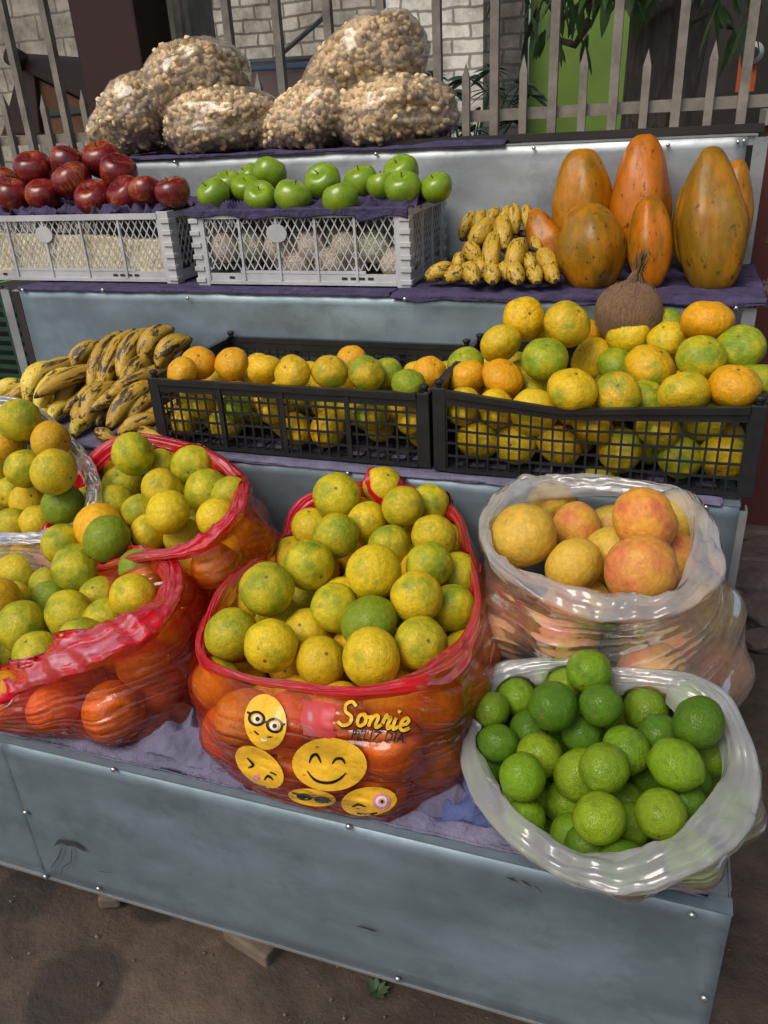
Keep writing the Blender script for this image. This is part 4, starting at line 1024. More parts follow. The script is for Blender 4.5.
mb.add([onbag(302+32*i/nx+1.5*math.sin(j*.7), 699+36*j/nx+i*.4, .0018) for i in range(nx+1) for j in range(nx+1)], [(i*(nx+1)+j, (i+1)*(nx+1)+j, (i+1)*(nx+1)+j+1, i*(nx+1)+j+1) for i in range(nx) for j in range(nx)])
o = mb.build('pink_print_patch', M_PATCH, None, True); under(o, BAG1)
# script lettering "Sonrie" drawn as pen strokes in its own frame (u right, v down, letter height 10), then placed
SC = {
 'S': (9.5, [[(8, 1.2), (5.5, -.8), (2.6, .8), (3.2, 4), (6.6, 6.2), (6.3, 9.4), (3, 10.6), (.2, 9)]]),
 'o': (6.2, [[(3.6, 4.4), (1.2, 5.4), (.8, 8.6), (2.6, 10), (4.8, 8.4), (4.6, 5.4), (3.4, 4.4), (4.6, 6), (6.6, 5.4)]]),
 'n': (7.2, [[(.6, 4.6), (1.2, 6), (.8, 10)], [(1, 8), (2.6, 5), (4.4, 4.4), (4.8, 6), (4.2, 8.6), (5, 10), (7.2, 8.4)]]),
 'r': (5.2, [[(.4, 8), (1.6, 3.8), (2.6, 5), (4.2, 4.8), (3.2, 8), (3.8, 10), (5.4, 8.4)]]),
 'i': (3.8, [[(1.6, 4.6), (1, 8), (1.6, 10), (3.8, 8.4)], [(2.2, 2.2), (2.9, 1.0)]]),
 'e': (6, [[(1, 7.6), (3.6, 7), (4.6, 5.4), (3.2, 4.2), (1.2, 6), (1, 9), (2.8, 10.2), (5.8, 8.6)]])}
def lettering(mi, off, dw, du, dv):
    mb = MB(); u0 = 0
    for ch in 'Sonrie':
        w_, sts = SC[ch]
        for s_ in sts:
            pts = []
            for (u, v2) in s_:
                uu = (u0+u+du-(v2-10)*.12)*1.92; vv = (v2-10+dv)*2.15; ca, sa = math.cos(.10), math.sin(.10)
                pts.append((337+uu*ca-vv*sa, 723.5+uu*sa+vv*ca))
            stroke(mb, pts, 3.4+dw, off, 0, 6*len(pts))
        u0 += w_
    o = mb.build('printed_word', PM[mi], None, True); under(o, BAG1); return o
lettering(1, .0020, 1.9, .25, .3)['label'] = 'black outline of the script word Sonrie'
lettering(0, .0034, 0, 0, 0)['label'] = 'yellow script word Sonrie'
cu = bpy.data.curves.new('t', 'FONT'); cu.body = 'FELIZ D\u00cdA'; cu.size = 1; cu.shear = .25; cu.offset = .022; cu.space_character = 1.12; cu.resolution_u = 3
to = bpy.data.objects.new('t', cu); COL.objects.link(to); dg = bpy.context.evaluated_depsgraph_get(); tm = bpy.data.meshes.new_from_object(to.evaluated_get(dg)); bpy.data.objects.remove(to)
bm = bmesh.new(); bm.from_mesh(tm); bmesh.ops.triangulate(bm, faces=bm.faces[:]); bmesh.ops.subdivide_edges(bm, edges=[e for e in bm.edges if e.calc_length() > .25], cuts=2); bmesh.ops.triangulate(bm, faces=bm.faces[:])
mxw = max(v_.co.x for v_ in bm.verts)
for v_ in bm.verts:
    u = v_.co.x/mxw*54; vv = -v_.co.y*14.5; ca, sa = math.cos(.06), math.sin(.06)
    v_.co = onbag(350+u*ca-vv*sa, 739.5+u*sa+vv*ca, .0050)
bm.to_mesh(tm); bm.free(); tm.materials.clear(); tm.name = 'printed_word'
o = link('printed_word', tm, M_FK); under(o, BAG1); o['label'] = 'black capitals FELIZ DIA'
bpy.context.view_layer.update()

# ================================================================== CRATES
def clipseg(p, q, x0, x1, z0, z1):
    dx, dz = q[0]-p[0], q[1]-p[1]; t0, t1 = 0., 1.
    for d, a, b in ((dx, x0-p[0], x1-p[0]), (dz, z0-p[1], z1-p[1])):
        if abs(d) < 1e-9:
            if a > 0 or b < 0: return None
        else:
            ta, tb = a/d, b/d
            if ta > tb: ta, tb = tb, ta
            t0, t1 = max(t0, ta), min(t1, tb)
    if t1 <= t0: return None
    return (p[0]+dx*t0, p[1]+dz*t0), (p[0]+dx*t1, p[1]+dz*t1)
def panel_frame(L_, H_, origin, ux):
    ux = Vector(ux); n = ux.cross(Vector((0, 0, 1)))
    return lambda x, z, d=0: Vector(origin)+ux*x+Vector((0, 0, z))+n*d, n
def white_crate(x0, x1, y0, y1, z0, h, label):
    root = empty('white_crate', ((x0+x1)/2, (y0+y1)/2, z0)); tag(root, label, 'crate', 'white plastic lattice crates')
    W, D = x1-x0, y1-y0
    sides = [((x0, y0, z0), (1, 0, 0), W, 5), ((x1, y0, z0), (0, 1, 0), D, 3), ((x1, y1, z0), (-1, 0, 0), W, 5), ((x0, y1, z0), (0, -1, 0), D, 3)]
    for (org, ux, L_, ns) in sides:
        fr, n = panel_frame(L_, h, org, ux); n = Vector(n)
        mb = MB(); c0 = .030
        def rect(a, b, c_, d, o0=0, o1=-.004):
            P = [fr(a, c_, o0), fr(b, c_, o0), fr(b, d, o0), fr(a, d, o0), fr(a, c_, o1), fr(b, c_, o1), fr(b, d, o1), fr(a, d, o1)]
            mb.add(P, [(0, 1, 2, 3), (7, 6, 5, 4), (0, 4, 5, 1), (1, 5, 6, 2), (2, 6, 7, 3), (3, 7, 4, 0)])
        rect(c0, L_-c0, h-.014, h, .004, -.006)
        rect(c0, L_-c0, 0.004, .012, .002, -.006); rect(c0, L_-c0, .012, .030, -.001, -.005)
        rect(c0+L_*.16, L_-c0-L_*.14, .030, .037, 0, -.004)
        sp2 = (L_-2*c0)/ns
        for k in range(ns+1): rect(c0+k*sp2-.0028, c0+k*sp2+.0028, .0125, h-.0145, .0025, -.005)
        for k in range(ns):
            xa, xb = c0+k*sp2+.003, c0+(k+1)*sp2-.003; za, zb = .038, h-.015
            for s_ in (-1, 1):
                t = xa-.2
                while t < xb+.2:
                    sg = clipseg((t, za), (t+s_*(zb-za)*.58, zb), xa, xb, za, zb)
                    if sg: mb.bar(fr(*sg[0], -.002 if s_ < 0 else -.0035), fr(*sg[1], -.002 if s_ < 0 else -.0035), .0026, .0022, n)
                    t += .0205
        for k in range(5):
            pass
        under(mb.build('side_panel', M_WHT, None), root)
        if ux == (1, 0, 0):
            mb = MB()
            for k in range(2):
                for t in range(4):
                    a = (c0+L_*.10) if k == 0 else (L_-c0-L_*.25); a += t*.022
                    if k == 0 and t > 0: continue
                    P = [fr(a, .017, .0002), fr(a+.014, .017, .0002), fr(a+.014, .023, .0002), fr(a, .023, .0002)]; mb.add(P, [(0, 1, 2, 3)])
            under(mb.build('drain_slot', M_DARK, None), root)
            mb = MB(); vs = []
            cx = c0+sp2*2; 
            for i in range(24): t = 2*PI*i/24; vs.append(fr(cx+.027*math.cos(t), h*.72+.021*math.sin(t), .0035))
            vs2 = [v_-n*.003 for v_ in vs]; mb.add(vs+vs2, [tuple(range(24))]+[(i, (i+1) % 24, 24+(i+1) % 24, 24+i) for i in range(24)])
            under(mb.build('oval_plate', M_WHT, None), root)
    for (cx, cy, sx, sy) in ((x0, y0, 1, 1), (x1, y0, -1, 1), (x1, y1, -1, -1), (x0, y1, 1, -1)):
        mb = MB(); e = -.003
        mb.box((cx+sx*e, cy+sy*e, z0) if sx > 0 else (cx-.029, cy+sy*e, z0), (cx+sx*.029, cy+sy*.004, z0+h) if sx > 0 else (cx-e, cy+sy*.004, z0+h)) if False else None
        xa, xb = sorted((cx+sx*e, cx+sx*.0295)); ya, yb = sorted((cy+sy*e, cy+sy*.003)); mb.box((xa, ya, z0), (xb, yb, z0+h+.004))
        xa, xb = sorted((cx+sx*e, cx+sx*.003)); ya, yb = sorted((cy+sy*.0032, cy+sy*.0295)); mb.box((xa, ya, z0), (xb, yb, z0+h+.004))
        for k in range(6):   # stacked lugs of the corner
            zz = z0+.008+k*(h-.02)/5.4; xa, xb = sorted((cx-sx*.006, cx+sx*.020)); ya, yb = sorted((cy-sy*.0068, cy-sy*.0032)); mb.box((xa, ya, zz), (xb, yb, zz+.011))
            xa, xb = sorted((cx-sx*.0068, cx-sx*.0032)); ya, yb = sorted((cy-sy*.0030, cy+sy*.020)); mb.box((xa, ya, zz+.0005), (xb, yb, zz+.0105))
        under(mb.build('corner_post', M_WHT, None, bevel=.001), root)
    mb = MB(); mb.box((x0+.004, y0+.006, z0+.004), (x1-.004, y1-.006, z0+.008)); under(mb.build('base', M_WHT, None), root)
    return root
GX0, GX1, GY0, GY1 = -1.128, -.572, 1.808, 2.118
RX0, RX1 = -1.86, -1.205
zc = Z2+.006; HC = .172
white_crate(GX0, GX1, GY0, GY1, zc, HC, 'white lattice crate under the green apples, with pink and cream wrapped fruit inside')
white_crate(RX0, RX1, GY0+.015, GY1+.01, zc, HC, 'white lattice crate under the red apples, packed with cream shavings')
def black_crate(x0, x1, y0, y1, z0, h, label, sag=0, cols=27, ribs=3):
    root = empty('black_crate', ((x0+x1)/2, (y0+y1)/2, z0)); tag(root, label, 'crate', 'black plastic crates')
    W, D = x1-x0, y1-y0
    sides = [((x0, y0, z0), (1, 0, 0), W, cols, True), ((x1, y0, z0), (0, 1, 0), D, 15, False), ((x1, y1, z0), (-1, 0, 0), W, cols, False), ((x0, y1, z0), (0, -1, 0), D, 15, False)]
    for (org, ux, L_, nc, front) in sides:
        fr0, n = panel_frame(L_, h, org, ux)
        def fr(x, z, d=0):
            p = fr0(x, z, d)
            if sag and front: k = 1-abs(x-L_*.42)/(L_*(.42 if x < L_*.42 else .58)); p.z -= sag*max(0, k)*(z/h)**2; p.y -= .4*sag*max(0, k)*(z/h)
            return p
        mb = MB(); c0 = .022
        def rect(a, b, c_, d, o0=0, o1=-.004):
            m_ = 10 if (b-a) > .2 else 1
            for q in range(m_):
                aa, bb = a+(b-a)*q/m_, a+(b-a)*(q+1)/m_
                P = [fr(aa, c_, o0), fr(bb, c_, o0), fr(bb, d, o0), fr(aa, d, o0), fr(aa, c_, o1), fr(bb, c_, o1), fr(bb, d, o1), fr(aa, d, o1)]
                mb.add(P, [(0, 1, 2, 3), (7, 6, 5, 4), (0, 4, 5, 1), (3, 2, 6, 7)]+([(3, 7, 4, 0)] if q == 0 else [])+([(1, 5, 6, 2)] if q == m_-1 else []))
        rect(c0, L_-c0, h-.012, h, .006, -.006); rect(c0, L_-c0, h-.028, h-.0122, .001, -.004)
        rect(c0, L_-c0, 0, .007, .004, -.006)
        for z in (.032, .058, .084, .110):
            if z < h-.03: rect(c0, L_-c0, z-.0022, z+.0022, -.0005, -.0035)
        for k in range(nc+1):
            x = c0+(L_-2*c0)*k/nc; rect(x-.0019, x+.0019, .0072, h-.0282, 0, -.003)
        for k in range(1, ribs+1):
            x = c0+(L_-2*c0)*k/(ribs+1); rect(x-.005, x+.005, .0074, h-.0124, .004, .0012)
        under(mb.build('side_panel', M_BLK, None), root)
    for (cx, cy, sx, sy) in ((x0, y0, 1, 1), (x1, y0, -1, 1), (x1, y1, -1, -1), (x0, y1, 1, -1)):
        mb = MB(); pts = [(-.003, -.003), (.020, -.003), (.020, .001), (.001, .001), (.001, .020), (-.003, .020)]
        xa, xb = sorted((cx-sx*.003, cx+sx*.0215)); ya, yb = sorted((cy-sy*.003, cy+sy*.004)); mb.box((xa, ya, z0), (xb, yb, z0+h+.001))
        xa, xb = sorted((cx-sx*.003, cx+sx*.004)); ya, yb = sorted((cy+sy*.0042, cy+sy*.0215)); mb.box((xa, ya, z0), (xb, yb, z0+h+.001))
        c_ = (cx+sx*.008, cy+sy*.008); mb.tube([(c_[0], c_[1], z0+h+.0012), (c_[0], c_[1], z0+h+.006), (c_[0], c_[1], z0+h+.009), (c_[0], c_[1], z0+h+.014), (c_[0], c_[1], z0+h+.016)], [.006, .006, .009, .009, .005], 12)
        under(mb.build('corner_post', M_BLK, None, bevel=.0012), root)
    mb = MB()
    for k in range(14): x = x0+.01+(W-.02)*k/13; mb.box((x-.003, y0+.006, z0+.001), (x+.003, y1-.006, z0+.005))
    for k in range(8): y = y0+.012+(D-.024)*k/7; mb.box((x0+.006, y-.003, z0+.0052), (x1-.006, y+.003, z0+.0075))
    under(mb.build('base', M_BLK, None), root)
    return root
zb1 = Z1+.010; HB = .150
B1 = (-1.020, -.410, 1.380, 1.732); B2 = (-.395, .166, 1.372, 1.728)
black_crate(*B1, zb1, HB, 'black plastic crate beside the plantains, one loose row of mandarins showing above its rim')
black_crate(*B2, zb1, HB+.014, 'black plastic crate at the right with sagging front rim and a high heap of mandarins', .022, 26, 0)
def boxin(x0, x1, y0, y1, z0, z1, R0):
    def inside(rng, pr):
        if pr is None: return np.array([rng.uniform(x0+R0, x1-R0), rng.uniform(y0+R0, y1-R0), rng.uniform(z0+R0, max(z1-R0, z0+R0+.001))]), True
        p, r = pr; p = p.copy()
        for a, lo, hi in ((0, x0, x1), (1, y0, y1), (2, z0, z1)): p[a] = min(max(p[a], lo+r), max(hi-r, lo+r))
        return p, True
    return inside
L7 = J([(199, 363, 17, 'r'), (231.6, 363.5, 17, 'r'), (265, 370, 17, 'o'), (292.7, 374, 18.5, 'o'), (330, 372, 18.5, 'm'), (366.6, 373, 18.5, 'm'), (386.6, 373, 15, 'g'), (408.7, 384, 17, 'g'), (430, 372, 14, 'r'), (351.6, 360, 12, 'r'), (182, 372, 12, 'r'),], 'oy')
pl = plane3((200, 363, 1.47), (366, 373, 1.46), (300, 352, 1.62))
S7 = solve(L7, pl, .039, .1)
O7 = [spawn('mandarin', p, r, e[3], tilt=.35) for (p, r), e in zip(S7, L7)]
label_rows(O7, L7, 'mandarin', 'above rim of black crate beside plantains', 2, 'mandarins on top in the left black crate', 'mandarin')
S7f = relax(S7, 74, .036, boxin(B1[0]+.006, B1[1]-.006, B1[2]+.006, B1[3]-.006, zb1+.008, zb1+.122, .036), 11)
for p, r in S7f: tag(spawn('mandarin', p, r, random.choice('yyooymml'), tilt=1.6), 'mandarin packed inside the black crate beside the plantains, behind its grid', 'mandarin', 'mandarins inside the left black crate')
L8 = J([(524, 318.5, 20.5, 'o'), (567, 324, 23.5, 'y'), (500.6, 343.4, 21, 'y'), (467.5, 378, 19.5, 'r'), (465, 364, 16, 'g'), (503, 378, 21.5, 'r'), (544.6, 359.3, 23, 'g'), (534, 391, 18, 'l'), (572, 390, 25, 'o'), (592, 359, 22, 'y'), (587.6, 334, 16, 'r'), (628, 333.5, 22.5, 'y'),
      (617, 394, 23, 'm'), (617, 366, 14, 'g'), (650, 368.4, 25.5, 'o'), (667, 339, 19, 'y'), (664, 327, 17, 'g'), (701, 358, 24, 'l'), (684, 393, 25, 'y'), (707, 321, 25, 'r'), (740, 348, 23.5, 'g'), (734, 386.5, 24.5, 'r'), (646.5, 400, 13, 'l'), (757, 382, 17, 'g'), (545, 332, 15, 'y')], 'oy')
pl = plane3((572, 392, 1.42), (734, 388, 1.42), (567, 324, 1.60))
S8 = solve(L8, pl, .044, .2)
O8 = [spawn('mandarin', p, r, e[3], tilt=.5) for (p, r), e in zip(S8, L8)]
label_rows(O8, L8, 'mandarin', 'heaped in right black crate', 5, 'mandarins heaped in the right black crate', 'mandarin')
S8f = relax(S8, 62, .040, boxin(B2[0]+.006, B2[1]-.006, B2[2]+.006, B2[3]-.006, zb1+.008, zb1+.155, .040), 12)
for p, r in S8f: tag(spawn('mandarin', p, r, random.choice('yyoomml'), tilt=1.6), 'mandarin packed inside the right black crate, behind its grid', 'mandarin', 'mandarins inside the right black crate')

# ---- apples
L9 = [(34, 170, 18), (4, 184, 15), (13, 196, 17), (43.5, 196, 16.5), (67.5, 163, 16.5), (72.5, 181, 18.5), (102, 160, 18), (93.5, 198.5, 17.5), (118.5, 172.5, 17.5), (127.5, 196, 18.5), (146, 192, 13), (172.5, 192.5, 16.5), (-12, 190, 16)]
pl = plane3((93, 198, 1.86), (13, 196, 1.87), (70, 163, 1.99))
S9 = solve([(a, b, c*1.07) for a, b, c in L9], pl, .049, .1)
O9 = [spawn('red_apple', p, r, None, tilt=.35) for p, r in S9]
label_rows(O9, L9, 'red apple', 'of the heap in white crate', 2, 'red apples in the white crate', 'apple')
L10 = [(214, 195, 16), (228.6, 185, 13), (246, 189, 14), (270, 173.7, 16.5), (260.6, 197.6, 15.5), (293, 197, 18), (323, 182, 17.5), (340.7, 199.5, 17.5), (361.4, 181.6, 16.5), (401.6, 173, 17), (403, 189, 17.5), (436.8, 188, 15.5), (382, 186, 11), (250, 178, 11)]
pl = plane3((293, 199, 1.84), (403, 196, 1.84), (320, 178, 1.99))
S10 = solve([(a, b, c*1.06) for a, b, c in L10], pl, .044, .1)
O10 = [spawn('green_apple', p, r, None, tilt=.35) for p, r in S10]
label_rows(O10, L10, 'green apple', 'of the heap in white crate', 2, 'green apples in the white crate', 'apple')
# crumpled purple cloth in the apple crates
def crumple(name, x0, x1, y0, y1, z, amp, seed, mt, label, spill=None, nx=110, ny=60, fr=16, parent=None):
    P = np.zeros((nx, ny, 3))
    for i in range(nx):
        for j in range(ny):
            x = x0+(x1-x0)*i/(nx-1); y = y0+(y1-y0)*j/(ny-1); wx = .02*n3(x*6, y*6, seed); wy = .02*n3(x*6+9, y*6, seed)
            a = 1-abs(n3(x*fr+wx*30, y*fr*1.4+wy*30, seed))*2; b = 1-abs(n3(x*fr*2.1, y*fr*2.1, seed+5))*2
            zz = z+amp*(a*.7+b*.3-.5)
            P[i, j] = (x+wx*.3, y+wy*.3, zz)
            if spill: P[i, j] = spill(x, y, P[i, j], i/(nx-1), j/(ny-1))
    o = link(name, grid_mesh(name, P), mt); mo = o.modifiers.new('s', 'SOLIDIFY'); mo.thickness = .0015
    return tag(o, label, 'cloth')
def spillg(x, y, p, u, v2):
    rimz = zc+HC+.006
    if v2 < .22:
        k = v2/.22; hang = (.012+.022*max(0, n3(x*9, 1, 2)+.25+(.6 if u > .78 else 0)))
        if k < .5: return (x, GY0-.008-.004*abs(n3(x*25, 0, 1)), rimz-hang*(1-2*k)+.002)
        return (x, GY0-.006+(k-.5)*2*.03, rimz+.004*abs(n3(x*30, y*10, 3)))
    return (p[0], p[1], p[2])
crumple('purple_cloth', GX0-.012, GX1+.004, GY0-.01, GY1-.01, zc+HC+.002, .052, 3, M_CLOTH, 'crumpled purple cloth under the green apples, spilling over the crate rim', spillg)
crumple('purple_cloth', RX0+.01, RX1-.01, GY0+.024, GY1, zc+HC+.000, .050, 8, M_CLOTH, 'crumpled purple cloth under the red apples inside the crate')
# cream packing in the red apple crate
m, N, L, B = mat('cream_shavings'); v = coords(N, L, 'Object', (1, 1, 1))
n = noise_n(N, L, v, 70, 6, .75); vo = N.new('ShaderNodeTexVoronoi'); vo.inputs['Scale'].default_value = 90; L.new(v, vo.inputs[0])
L.new(ramp(N, L, n, [(.3, (.66, .56, .32)), (.7, (.92, .84, .60))]), B.inputs['Base Color']); B.inputs['Roughness'].default_value = .8
b1 = bump(N, L, vo.outputs['Distance'], .4, .006); bump(N, L, n, .5, .004, B, b1); M_CREAM = m
def packing(x0, x1, y0, y1, z0, z1, label, seed):
    nx, nz = 120, 20; P = np.zeros((nx, nz+10, 3))
    for i in range(nx):
        x = x0+(x1-x0)*i/(nx-1)
        for j in range(nz+10):
            if j < nz: y = y0; z = z0+(z1-z0+.012*n3(x*5, 0, seed)+.02*(.5-i/(nx-1)))*j/(nz-1)
            else: y = y0+(y1-y0)*(j-nz+1)/10; z = z1-.004*(j-nz)+.012*n3(x*5, 0, seed)+.02*(.5-i/(nx-1))
            P[i, j] = (x, y+.006*n3(x*20, z*20, seed), z+(.004*n3(x*40, y*40, seed) if j >= nz else 0))
    return link('packing_shavings', grid_mesh('packing_shavings', P), M_CREAM)
o = packing(RX0+.012, RX1-.012, GY0+.026, GY1-.02, zc+.01, zc+.118, '', 2); tag(o, 'cream packing shavings filling the crate under the red apples', 'packing', kind='stuff')
# net wrapped fruit in the green apple crate
m, N, L, B = mat('foam_net'); v = coords(N, L, rnd=True)
oi = N.new('ShaderNodeObjectInfo'); vo = N.new('ShaderNodeTexVoronoi'); vo.feature = 'DISTANCE_TO_EDGE'; vo.inputs['Scale'].default_value = 5; L.new(v, vo.inputs[0])
e_ = ramp(N, L, vo.outputs['Distance'], [(.06, 1.), (.12, 0.)]); L.new(mix(N, L, e_, oi.outputs['Color'], (.82, .76, .64)), B.inputs['Base Color']); B.inputs['Roughness'].default_value = .6; bump(N, L, e_, .7, .05, B); M_NET = m
NETME = sphere_mesh('wrapped_fruit', orange_fn(20)); NETME.materials.append(M_NET)
NF = relax([], 60, .037, boxin(GX0+.01, GX1-.01, GY0+.012, GY1-.02, zc+.009, zc+.125, .037), 21)
for p, r in NF:
    o = bpy.data.objects.new('wrapped_fruit', NETME); COL.objects.link(o); o.location = p; o.scale = (r, r, r); o.rotation_euler = (random.random()*6, random.random()*6, 0)
    o.color = random.choice([(.75, .55, .40, 1), (.75, .6, .45, 1), (.75, .22, .2, 1), (.45, .5, .25, 1), (.72, .55, .42, 1)])
    tag(o, 'foam net wrapped fruit inside the white crate under the green apples', 'fruit', 'wrapped fruit inside the white crate')

# ---- cloths lying on the shelves with wavy front edges
def shelf_cloth(x0, x1, yf, yb, z, label, mt, seed, hang=.012, wave=.006, fr=9, fold=.004):
    nx, ny = 220, 26; P = np.zeros((nx, ny, 3))
    for i in range(nx):
        x = x0+(x1-x0)*i/(nx-1)
        hg = hang*(1+.9*n3(x*fr, 0, seed)); out = .004+.004*abs(n3(x*fr*1.5, 3, seed))
        for j in range(ny):
            if j < 6: t = j/6; y = yf-out-.003; zz = z-hg*(1-t)+.001
            else: t = (j-6)/(ny-7); y = yf-.002+(yb-yf)*t; zz = z+.003+fold*abs(n3(x*fr, y*fr*1.3, seed))+.003*math.exp(-t*14)*(1+n3(x*14, 0, seed))
            P[i, j] = (x, y+.004*n3(x*12, j*.2, seed+1), zz)
    o = link('shelf_cloth', grid_mesh('shelf_cloth', P), mt); o.modifiers.new('s', 'SOLIDIFY').thickness = .0015
    return tag(o, label, 'cloth')
shelf_cloth(XL+.03, -.60, Y2+.0, Y3-.02, Z2+.002, 'purple cloth on the shelf under the two white crates', M_CLOTH, 2, .001, fold=.002, fr=14)
shelf_cloth(-.595, XR+.03, Y2-.002, Y3-.02, Z2+.002, 'purple cloth on the shelf under the bananas and papayas', M_CLOTH, 5, .009, fold=.012, fr=14)
shelf_cloth(-1.45, XR-.03, Y1-.001, Y2-.03, Z1+.001, 'pale lavender cloth on the shelf under the black crates', M_LAV, 9, .001, fold=.002)
shelf_cloth(XL+.05, -.42, Y3-.002, 2.68, Z3+.001, 'dark purple cloth on the top shelf under the popcorn bags', M_CLOTH, 12, .000, fold=.014)
shelf_cloth(-1.8, XR-.03, Y0+.02, Y1-.05, Z0+.001, 'grey lavender cloth lining the bottom shelf under the plastic bags', M_LAV, 15, -.003, fold=.020, fr=17)
def heap_cloth(name, pix, y, sx, sy, amp, seed, mt, label, rot=0):
    c_ = atz(*pix, Z0+.02); c_.y = max(c_.y, Y0+sy*1.05+sx*abs(rot)+.022); nx = 60; P = np.zeros((nx, nx, 3))
    for i in range(nx):
        for j in range(nx):
            u, v2 = i/(nx-1)*2-1, j/(nx-1)*2-1; x, y2 = u*sx, v2*sy; e = max(0, 1-(abs(u)**3)*.9-(abs(v2)**3)*.9)
            a = 1-abs(n3(x*22+seed, y2*16, seed))*2; z = Z0+.010+amp*e*(.5+.6*a+.2*n3(x*50, y2*50, seed))
            P[i, j] = (c_.x+x*math.cos(rot)-y2*math.sin(rot)+.01*n3(x*20, y2*20, 1), max(Y0+.012, c_.y+x*math.sin(rot)+y2*math.cos(rot)+.008*n3(x*20, y2*20, 9)), z)
    o = link(name, grid_mesh(name, P), mt); o.modifiers.new('s', 'SOLIDIFY').thickness = .003; return tag(o, label, 'cloth')
heap_cloth('folded_cloth', (418, 796), 0, .10, .055, .035, 1, M_LAV, 'pale grey lavender cloth folded beside the foot of the printed smiley bag', .1)
heap_cloth('folded_cloth', (466, 800), 0, .055, .065, .05, 4, M_BLUEC, 'blue cloth bunched between the printed bag and the lime bag', .2)
heap_cloth('folded_cloth', (178, 752), 0, .10, .06, .04, 7, M_LAV, 'crumpled grey lavender cloth between the two front red bags', -.05)

# ================================================================== PAPAYAS, COCONUT, BANANAS
m, N, L, B = mat('papaya_skin'); v = coords(N, L, rnd=True); vs_ = coords(N, L, rnd=True, scale=(1.2, 1.2, .6))
oi = N.new('ShaderNodeObjectInfo')
st_ = noise_n(N, L, vs_, 1.6, 5, .6)
c = mix(N, L, ramp(N, L, mth(N, L, 'ADD', st_, mth(N, L, 'SUBTRACT', oi.outputs['Alpha'], .5)), [(.40, 0.), (.60, 1.)]), oi.outputs['Color'], (.24, .135, .008))
c = mix(N, L, 1., c, ramp(N, L, noise_n(N, L, v, 3, 5, .6), [(.3, (.78, .70, .62)), (.7, (1.1, 1.05, 1.))]), 'MULTIPLY')
c = mix(N, L, ramp(N, L, noise_n(N, L, v, 4.5, 4, .65), [(.61, 0.), (.67, .85)]), c, (.035, .022, .012))
vo = N.new('ShaderNodeTexVoronoi'); vo.inputs['Scale'].default_value = 7; L.new(v, vo.inputs[0])
c = mix(N, L, ramp(N, L, vo.outputs['Distance'], [(.08, .8), (.12, 0.)]), c, (.06, .03, .012))
c = mix(N, L, ramp(N, L, noise_n(N, L, coords(N, L, rnd=True, scale=(4, 4, .9)), 3, 6, .75), [(.55, 0.), (.68, .6)]), c, (.16, .09, .012))
L.new(c, B.inputs['Base Color']); B.inputs['Roughness'].default_value = .34; B.inputs['Specular IOR Level'].default_value = .32; bump(N, L, noise_n(N, L, v, 2, 2, .5), .08, .03, B); M_PAP = m
def pap_fn(sd, top, low):
    def fn(t, p):
        s = math.cos(p)  # 1 top .. -1 bottom
        rr = math.sin(p)**.85*(1-top*max(0, s)-low*max(0, -s))
        k = 1+.045*math.cos(5*t+sd+.4*s)*(1-.2*s)+.05*n3(math.cos(t)+sd, math.sin(t), s*1.5)*2+.015*n3(math.cos(t)*4+sd, math.sin(t)*4, s*4)
        z = s-.05*math.exp(-(p/.25)**2)+.05*math.exp(-((PI-p)/.3)**2)
        return (math.cos(t)*rr*k+.05*math.sin(s*2+sd), math.sin(t)*rr*k, z)
    return fn
PM_ = [sphere_mesh('papaya', pap_fn(0, .12, .12), 48, 36), sphere_mesh('papaya', pap_fn(3, .38, .05), 48, 36), sphere_mesh('papaya', pap_fn(5, .22, .0), 48, 36)]
for me in PM_: me.materials.append(M_PAP)
def papaya(mi, top, bot, y_t, y_b, wpx, col, al, label):
    a, b = at(*top, y_t), at(*bot, y_b); c_ = (a+b)/2; hl = (a-b).length/2; R = wpx/2/F*depth(c_)
    o = bpy.data.objects.new('papaya', PM_[mi]); COL.objects.link(o); o.location = c_; o.scale = (R*1.04, R*1.0, hl)
    o.rotation_mode = 'QUATERNION'; o.rotation_quaternion = (a-b).normalized().to_track_quat('Z', 'Y') @ Matrix.Rotation(random.uniform(0, 6), 3, 'Z').to_quaternion()
    o.color = (*col, al); tag(o, label, 'papaya', 'papayas leaning on the back panel'); return o
OC = (.48, .150, .004); YC = (.43, .180, .004)
papaya(0, (584, 147), (578, 262), 2.07, 2.02, 58, YC, .45, 'blunt speckled papaya standing at the back, leftmost of the upright ones')
papaya(2, (643, 132), (640, 268), 2.07, 2.01, 57, OC, .34, 'tall bright orange papaya in the middle, its top above the metal panel')
papaya(0, (590, 203), (590, 294), 1.90, 1.84, 66, YC, .50, 'squat yellow orange papaya in front, just left of the coconut tuft')
papaya(0, (650, 195), (651, 291), 1.91, 1.85, 43, OC, .45, 'small dark orange papaya in front, just right of the coconut tuft')
papaya(1, (713, 144), (712, 297), 1.95, 1.85, 66, YC, .58, 'largest papaya, tapering greenish orange, at the right end of the shelf')
papaya(2, (738, 158), (728, 270), 2.07, 2.0, 38, OC, .5, 'dark papaya half hidden behind the right side of the largest papaya')
papaya(0, (690, 180), (686, 268), 2.07, 2.02, 30, YC, .5, 'papaya half hidden behind the left side of the largest papaya')
papaya(1, (533, 208), (562, 278), 2.02, 1.97, 40, OC, .45, 'papaya leaning left against the bananas')
